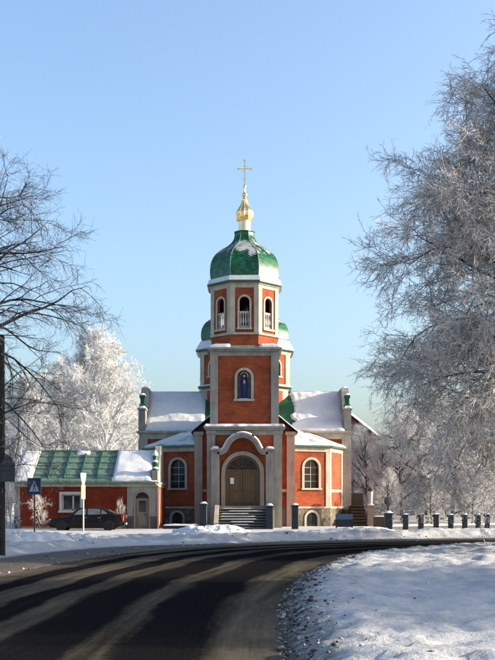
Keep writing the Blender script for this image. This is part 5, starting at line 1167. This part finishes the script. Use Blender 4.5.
# ------------------------------------------------------------------ trees
def unit(v): return v/np.maximum(np.linalg.norm(v, axis=-1, keepdims=True), 1e-9)
def grow(P, D, Ln, nseg, wander, trop, g, tip=0.0):
    pts = [P]; d = D.copy()
    for i in range(nseg):
        d = d + g.normal(0, wander, d.shape) + np.array([0, 0, 1.0])*(trop if not hasattr(trop, '__len__') else trop[:, None]) + np.array([0, 0, 1.0])*tip*(i/nseg)
        d = unit(d); P = P + d*(Ln/nseg)[:, None]; pts.append(P)
    return np.stack(pts, 1)
def rad(r0, r1, nseg): return r0[:, None]*(1-np.linspace(0, 1, nseg+1))[None] + r1[:, None]*np.linspace(0, 1, nseg+1)[None]
def spawn(pts, rr, kmin, t0, t1, ang, spread, g, planar=0.0):
    N_, n1, _ = pts.shape
    k = kmin
    t_ = t0 + (t1-t0)*((np.arange(k)[None]+g.random((N_, k)))/k)
    x = t_*(n1-1); i = np.clip(x.astype(int), 0, n1-2); f_ = (x-i)[..., None]
    ar = np.arange(N_)[:, None]
    P = pts[ar, i]*(1-f_) + pts[ar, i+1]*f_; T = unit(pts[ar, i+1]-pts[ar, i])
    r_ = rr[ar, i]*(1-f_[..., 0]) + rr[ar, i+1]*f_[..., 0]
    rnd = g.normal(0, 1, P.shape); rnd[..., 2] *= (1-planar)
    perp = unit(rnd - (rnd*T).sum(-1, keepdims=True)*T)
    a = ang + g.normal(0, spread, (N_, k)); a = a[..., None]
    D = unit(T*np.cos(a) + perp*np.sin(a))
    return P.reshape(-1, 3), D.reshape(-1, 3), t_.ravel(), r_.ravel(), np.repeat(np.arange(N_), k)
def tubes(pts, rr, sides):
    N_, n1, _ = pts.shape
    T = np.empty_like(pts); T[:, 1:-1] = pts[:, 2:]-pts[:, :-2]; T[:, 0] = pts[:, 1]-pts[:, 0]; T[:, -1] = pts[:, -1]-pts[:, -2]; T = unit(T)
    ref = np.where(np.abs(T[..., 2:3]) < 0.9, np.array([0, 0, 1.0]), np.array([1.0, 0, 0]))
    U = unit(np.cross(T, ref)); V = np.cross(T, U)
    a = 2*np.pi*np.arange(sides)/sides
    v = pts[:, :, None]+ (U[:, :, None]*np.cos(a)[None, None, :, None] + V[:, :, None]*np.sin(a)[None, None, :, None])*rr[:, :, None, None]
    idx = np.arange(N_*n1*sides).reshape(N_, n1, sides); nx = np.roll(idx, -1, axis=2)
    f = np.stack([idx[:, :-1], nx[:, :-1], nx[:, 1:], idx[:, 1:]], -1).reshape(-1, 4)
    return v.reshape(-1, 3), f
def join(parts):
    vs_, fs_, o_ = [], [], 0
    for v, f in parts: vs_.append(v); fs_.append(f+o_); o_ += len(v)
    return np.concatenate(vs_), np.concatenate(fs_)
def flakes(P, size, g):
    n = len(P); u = unit(g.normal(0, 1, (n, 3))); w = unit(np.cross(u, g.normal(0, 1, (n, 3)))); s = (size*(0.5+g.random(n)))[:, None]
    v = np.stack([P-u*s, P+w*s*0.6, P+u*s, P-w*s*0.6], 1).reshape(-1, 3)
    return v, np.arange(4*n).reshape(n, 4)

def blades(P, D, L, w, g):
    side = unit(np.cross(D, g.normal(0, 1, D.shape))); L = L[:, None]
    v = np.stack([P, P + D*L*0.45 + side*w, P + D*L, P + D*L*0.45 - side*w], 1).reshape(-1, 3)
    return v, np.arange(4*len(P)).reshape(-1, 4)
def make_tree(seed, height, r0, env, nlimb, n2, n3, n4, limb_z, elev, droop, twig_len, twig_r, mats, flake=0, flake_size=0.04, lean=(0, 0), l3=1.0, tipup=0.0, extra=None, seg4=3, lr_k=0.035, nb=0, bl=0.16, bw=0.005):
    """env(z) is the crown radius at height z; returns trunk, crown meshes"""
    g = np.random.default_rng(seed)
    P = np.zeros((1, 3)); D = unit(np.array([[lean[0], lean[1], 1.0]]))
    tr = grow(P, D, np.array([height]), 14, 0.045, 0.02, g); trr = rad(np.array([r0]), np.array([0.02]), 14); trr[:, 0] *= 1.35
    # limbs
    zf = np.sort(limb_z[0] + (limb_z[1]-limb_z[0])*((np.arange(nlimb)+g.random(nlimb))/nlimb))
    x = zf/height*14; i = np.clip(x.astype(int), 0, 13); f_ = (x-i)[:, None]
    LP = tr[0, i]*(1-f_) + tr[0, i+1]*f_
    az = np.arange(nlimb)*2.399963 + g.normal(0, 0.25, nlimb)
    el = R(1)*(elev[0] + (elev[1]-elev[0])*(zf-limb_z[0])/(limb_z[1]-limb_z[0])) + g.normal(0, 0.12, nlimb)
    LD = np.stack([np.cos(az)*np.cos(el), np.sin(az)*np.cos(el), np.sin(el)], 1)
    reach = np.array([env(z + 0.5*env(z)*math.tan(min(e, 1.0))) for z, e in zip(zf, el)])*(0.8+0.3*g.random(nlimb))
    LL = np.maximum(reach/np.maximum(np.cos(el), 0.45), 0.8)
    lr = np.clip(lr_k*LL**0.9, 0.03, r0*0.6)
    lim = grow(LP, LD, LL, 10, 0.13, -droop*0.6, g, tip=tipup); limr = rad(lr, np.full(len(lr), max(twig_r*1.5, 0.008)), 10)
    if extra is not None:
        ex = np.stack([spl3(e, 10) for e in extra]); exr = rad(np.full(len(extra), 0.07), np.full(len(extra), max(twig_r*1.5, 0.008)), 10)
        lim = np.concatenate([lim, ex]); limr = np.concatenate([limr, exr]); LL = np.concatenate([LL, np.linalg.norm(np.diff(ex, axis=1), axis=2).sum(1)])
    P2, D2, t2, r2, p2 = spawn(lim, limr, n2, 0.18, 1.0, R(46), 0.25, g)
    L2 = LL[p2]*(0.48 - 0.30*t2)*(0.7+0.6*g.random(len(t2))) + 0.3
    b2 = grow(P2, D2, L2, 6, 0.13, -droop, g, tip=tipup); rr2 = np.clip(r2*0.62, 0.014, 0.09); b2r = rad(rr2, np.minimum(rr2*0.25, twig_r*1.3), 6)
    P3, D3, t3, r3, p3 = spawn(b2, b2r, n3, 0.12, 1.0, R(42), 0.25, g)
    L3 = l3*(0.55+0.8*g.random(len(t3)))*(1.1-0.5*t3)
    b3 = grow(P3, D3, L3, 4, 0.15, -droop*1.1, g, tip=tipup); rr3 = np.clip(r3*0.6, twig_r*1.15, 0.03); b3r = rad(rr3, rr3*0.4, 4)
    P4, D4, t4, r4, p4 = spawn(b3, b3r, n4, 0.08, 1.0, R(40), 0.3, g)
    L4 = twig_len*(0.4+0.9*g.random(len(t4)))
    b4 = grow(P4, D4, L4, seg4, 0.2, -droop*1.1, g, tip=tipup); b4r = rad(np.full(len(t4), twig_r), np.full(len(t4), twig_r*0.45), seg4)
    out = {}
    out['trunk'] = (join([tubes(tr, trr, 12), tubes(lim, limr, 7)]), mats[0])
    out['branches'] = (join([tubes(b2, b2r, 5), tubes(b3, b3r, 3)]), mats[1])
    out['twigs'] = (tubes(b4, b4r, 3), mats[2])
    if nb:
        P5, D5, t5, r5, p5 = spawn(b4, b4r, nb, 0.1, 1.0, R(38), 0.3, g)
        D5 = unit(D5 + np.array([0, 0, -droop*2.0]))
        out['hoarfrost'] = (blades(P5, D5, bl*(0.5+g.random(len(t5))), bw, g), mats[3])
    if flake:
        q = b4[:, 1:].reshape(-1, 3); q = q[g.random(len(q)) < flake]
        q = q + g.normal(0, 0.02, q.shape)
        out['hoarfrost'] = (flakes(q, flake_size, g), mats[3])
    return {k: (quick_mesh(k, v[0][0], v[0][1]), v[1]) for k, v in out.items()}
def spl3(pts, n):
    s = spline([tuple(p) for p in pts], 8); q = np.linspace(0, len(s)-1, n+1); i = np.clip(q.astype(int), 0, len(s)-2); f_ = (q-i)[:, None]
    return s[i]*(1-f_)+s[i+1]*f_
_first = {}
def plant(key, meshes, name, label, loc, rz=0, scale=1.0, group=None, cat='tree'):
    t_ = thing(name, label, cat, loc, group); t_.rotation_euler[2] = rz; t_.scale = (scale,)*3 if not hasattr(scale, '__len__') else scale
    for k, (me, mt) in meshes.items():
        if not me.materials: me.materials.append(MT[mt])
        if k == 'trunk' and not me.polygons[0].use_smooth: me.polygons.foreach_set('use_smooth', np.ones(len(me.polygons), dtype=bool))
        o = bpy.data.objects.new(k, me); col.objects.link(o); o.parent = t_
        if k in ('twigs', 'hoarfrost', 'branches'): o['kind'] = 'stuff'
    return t_
def envelope(zs, rs): return lambda z: float(np.interp(z, zs, rs))

# big frosted tree at the right
RT = (12.1, 34.0, 0.1)
envR = envelope([0, 2.5, 4.5, 5.6, 6.6, 8.5, 10.8, 13.8, 15.6, 19], [3.6, 4.0, 5.2, 5.4, 6.4, 6.4, 5.0, 3.6, 1.9, 0.4])
arcsR = [[(0, 0, 5.5), (-2.4, -.6, 7.6), (-4.4, -1, 8.6), (-6.0, -1.2, 8.8), (-7.0, -1.2, 8.3)], [(0, 0, 5.0), (-2.3, .8, 6.6), (-4.4, 1.2, 7.2), (-6.1, 1.4, 6.8), (-6.9, 1.5, 5.8)], [(0, 0, 4.2), (-1.8, -.4, 5.5), (-3.6, -.9, 5.5), (-4.9, -1.2, 4.6), (-5.5, -1.4, 3.6)], [(0, 0, 3.6), (-1.6, .9, 4.6), (-3.2, 1.5, 4.4), (-4.4, 1.8, 3.3), (-4.8, 2.0, 2.3)], [(0, 0, 3.2), (-1.5, -1.2, 4.0), (-2.8, -2.0, 3.7), (-3.7, -2.6, 2.8), (-4.0, -2.8, 2.0)], [(0, 0, 8.0), (-2.0, .3, 9.8), (-3.8, .6, 10.8), (-5.0, .7, 11.2), (-5.8, .6, 11.4)], [(0, 0, 7.2), (-1.8, -1.4, 8.6), (-3.4, -2.4, 9.6), (-4.8, -3.0, 9.8), (-5.9, -3.4, 9.6)], [(0, 0, 6.2), (-2.0, 1.9, 7.2), (-3.6, 3.0, 7.4), (-5.0, 3.8, 6.8), (-5.8, 4.1, 6.0)]]
arcsR = [[(x*0.86, y_, z_) for x, y_, z_ in a_] for a_ in arcsR]
tR = make_tree(101, 16.6, 0.34, envR, 60, 14, 10, 6, (3.9, 15.8), (4, 44), 0.05, 0.46, 0.0075, ('bark', 'twig_mid', 'twig_mid', 'rime'), nb=7, bl=0.18, bw=0.0065, l3=1.0, tipup=0.03, seg4=2, lr_k=0.024, extra=arcsR)
plant('R', tR, 'frosted_tree', 'large frosted bare tree overhanging the right side of the road', RT, 0, 1.13)
plant('R', tR, 'frosted_tree', 'frosted tree just behind the large overhanging one at the right edge', (18.6, 41.0, 0.1), 2.0, 0.95)
# bare dark tree at the left
LT = (-11.2, 32.5, 0.1)
envL = envelope([0, 2.7, 5.6, 8, 9.5, 11.7, 13.6, 16], [3.4, 4.2, 5.2, 5.7, 5.0, 3.4, 2.0, 0.5])
arcs = [[(0, 0, 5.6), (1.6, -.3, 6.5), (3.2, -.4, 6.5), (4.4, -.5, 5.6), (5.3, -.3, 4.4)], [(0, 0, 4.6), (1.4, .2, 5.4), (2.8, .5, 5.2), (3.9, .6, 4.2), (4.6, .7, 3.2)], [(0, 0, 6.4), (1.8, .3, 7.6), (3.4, .5, 8.3), (4.5, .4, 8.2), (5.3, .2, 8.0)], [(0, 0, 3.8), (1.2, -.5, 4.5), (2.3, -.9, 4.3), (3.3, -1, 3.5), (3.9, -1.2, 2.7)], [(0, 0, 6.0), (1.3, .1, 8.2), (2.4, .2, 9.8), (3.0, .4, 11.2), (3.3, .5, 12.4)]]
tL = make_tree(57, 14.0, 0.26, envL, 26, 9, 8, 6, (3.6, 13.0), (16, 60), 0.05, 0.45, 0.0050, ('bark', 'twig_dark', 'twig_dark', 'twig_grey'), nb=2, bl=0.12, bw=0.0035, l3=0.85, tipup=0.05, extra=arcs, lr_k=0.021, seg4=2)
plant('L', tL, 'bare_tree', 'dark bare tree with frosted tips leaning in from the left', LT)
# a tree beyond the right edge of the picture that shades the near road
plant('R', tR, 'frosted_tree', 'frosted tree beyond the right edge, shading the near snow', (21.5, 17.6, 0), 2.1, (0.9, 0.36, 0.9))
plant('R', tR, 'frosted_tree', 'frosted tree out of view further right, beside the near shading one', (27.5, 19.4, 0), 0.7, (0.9, 0.36, 0.9))
# background trees: two white ones, three grey kinds
envB = envelope([0, 2, 5, 8, 11, 14], [2.0, 3.6, 4.6, 4.2, 2.8, 0.8])
tW = make_tree(11, 13.0, 0.22, envB, 26, 8, 7, 7, (1.5, 12.4), (25, 70), 0.0, 0.5, 0.012, ('twig_white', 'twig_white', 'twig_white', 'twig_white'), nb=4, bl=0.24, bw=0.012, l3=1.0, tipup=0.05, seg4=2)
tG = make_tree(12, 12.0, 0.22, envB, 24, 7, 6, 6, (1.0, 11.4), (12, 65), 0.02, 0.5, 0.011, ('bark', 'twig_grey', 'twig_grey', 'twig_grey'), nb=3, bl=0.22, bw=0.010, seg4=2, l3=1.1, tipup=0.02)
envN = envelope([0, 1.5, 4, 8, 11, 14], [1.6, 2.6, 3.2, 3.0, 2.0, 0.6])
tN = make_tree(13, 12.5, 0.2, envN, 22, 7, 6, 6, (0.8, 12.0), (20, 68), -0.01, 0.5, 0.012, ('bark', 'twig_grey', 'twig_white', 'twig_white'), nb=3, bl=0.22, bw=0.010, seg4=2, l3=1.0, tipup=0.04)
def bg(key, ms, xpx, Yd, top, hgt, rz, label, grp, wid=1.0):
    plant(key, ms, 'frosted_tree', label, (px(xpx, Yd), Yd, 0), rz, (pz(top, Yd)/hgt*wid, pz(top, Yd)/hgt*wid, pz(top, Yd)/hgt), grp)
GW, GG = 'white frosted trees behind the gatehouse', 'frosted trees behind the fence'
for a in ((108, 92, 351, 'tallest white frosted tree behind the gatehouse'), (62, 96, 378, 'white frosted tree behind the green tin roof'), (22, 90, 395, 'white frosted tree behind the left dark tree'), (88, 104, 372, 'white frosted tree between the two behind the gatehouse'), (126, 100, 392, 'white frosted tree close to the left transept end'), (-15, 98, 390, 'white frosted tree cut by the left picture edge'), (40, 120, 392, 'faint white tree far behind the gatehouse roof')):
    bg('W', tW, a[0], a[1], a[2], 13.0, a[0]*0.7, a[3], GW, 0.78)
names = ['beside the church transept', 'behind the stair pillar', 'behind the first fence pillars', 'in the middle of the fence row', 'behind the overhanging tree', 'at the right end of the fence', 'cut by the right picture edge', 'deep behind the side stair', 'deep behind the dark lamp', 'deep in the wood at the right', 'far off above the fence rails', 'far off near the right edge', 'low behind the notice board', 'low behind the fence middle', 'low at the fence right end']
rows = [(366, 84, 442), (380, 80, 452), (402, 82, 430), (428, 80, 425), (452, 84, 420), (476, 80, 425), (500, 84, 415), (372, 98, 438), (392, 100, 420), (418, 102, 415), (442, 98, 412), (468, 102, 410), (388, 74, 478), (432, 73, 482), (472, 74, 476)]
for i, (a, nm) in enumerate(zip(rows, names)):
    bg('G', tG if i % 2 == 0 else tN, a[0], a[1], a[2], 12.0, i*1.3, 'grey frosted tree ' + nm, GG)
# far wood closing the horizon
g = np.random.default_rng(5)
def far_wood(x0, x1, Yd, n, label):
    pv = []
    N_ = n; P = np.column_stack([x0 + (x1-x0)*g.random(N_), Yd + 16*g.random(N_), np.zeros(N_)])
    D = unit(np.column_stack([g.normal(0, .08, N_), g.normal(0, .08, N_), np.ones(N_)])); Ln = 5 + 5*g.random(N_)
    tr = grow(P, D, Ln, 5, 0.05, 0.02, g); trr = rad(np.full(N_, .12), np.full(N_, .03), 5)
    P2, D2, t2, r2, p2 = spawn(tr, trr, 18, 0.05, 1, R(50), .3, g); L2 = 1.9*(1.15-t2*0.8)
    b2 = grow(P2, D2, L2, 3, .15, .06, g); b2r = rad(np.full(len(t2), .045), np.full(len(t2), .02), 3)
    P3, D3, t3, r3, p3 = spawn(b2, b2r, 6, .1, 1, R(45), .3, g); b3 = grow(P3, D3, .7*(.5+g.random(len(t3))), 2, .2, .03, g); b3r = rad(np.full(len(t3), .032), np.full(len(t3), .015), 2)
    v, f = join([tubes(tr, trr, 4), tubes(b2, b2r, 3), tubes(b3, b3r, 3)])
    me = quick_mesh('far_wood', v, f); o = link_me('far_wood', me, 'twig_grey'); o['kind'] = 'stuff'; tag(o, label, 'wood')
far_wood(px(350, 125), px(560, 125), 118, 170, 'hazy frosted wood closing the view at the right')
far_wood(px(-90, 135), px(150, 135), 128, 120, 'frosted wood on the horizon behind the gatehouse')
# shrubs
envS = envelope([0, .5, 1.5, 2.6], [.5, .9, 1.0, .3])
tS = make_tree(31, 2.4, .05, envS, 12, 5, 5, 4, (.15, 2.2), (20, 70), -.02, .25, .006, ('twig_mid', 'twig_mid', 'twig_grey', 'twig_white'), l3=.35, tipup=.03)
plant('S', tS, 'shrub', 'thin frosted shrub against the gatehouse wall behind the sign', (px(40, 61), 61, 0), 0.5, (0.6, 0.6, 0.75), 'frosted shrubs', 'shrub')
plant('S', tS, 'shrub', 'small shrub behind the car boot', (px(120, 62.3), 62.3, 0), 2.5, (0.3, 0.3, 0.62), 'frosted shrubs', 'shrub')
plant('S', tS, 'shrub', 'sunlit young tree beside the utility pole', (px(10, 42), 42, 0), 4.1, (0.5, 0.5, 1.5), 'frosted shrubs', 'shrub')
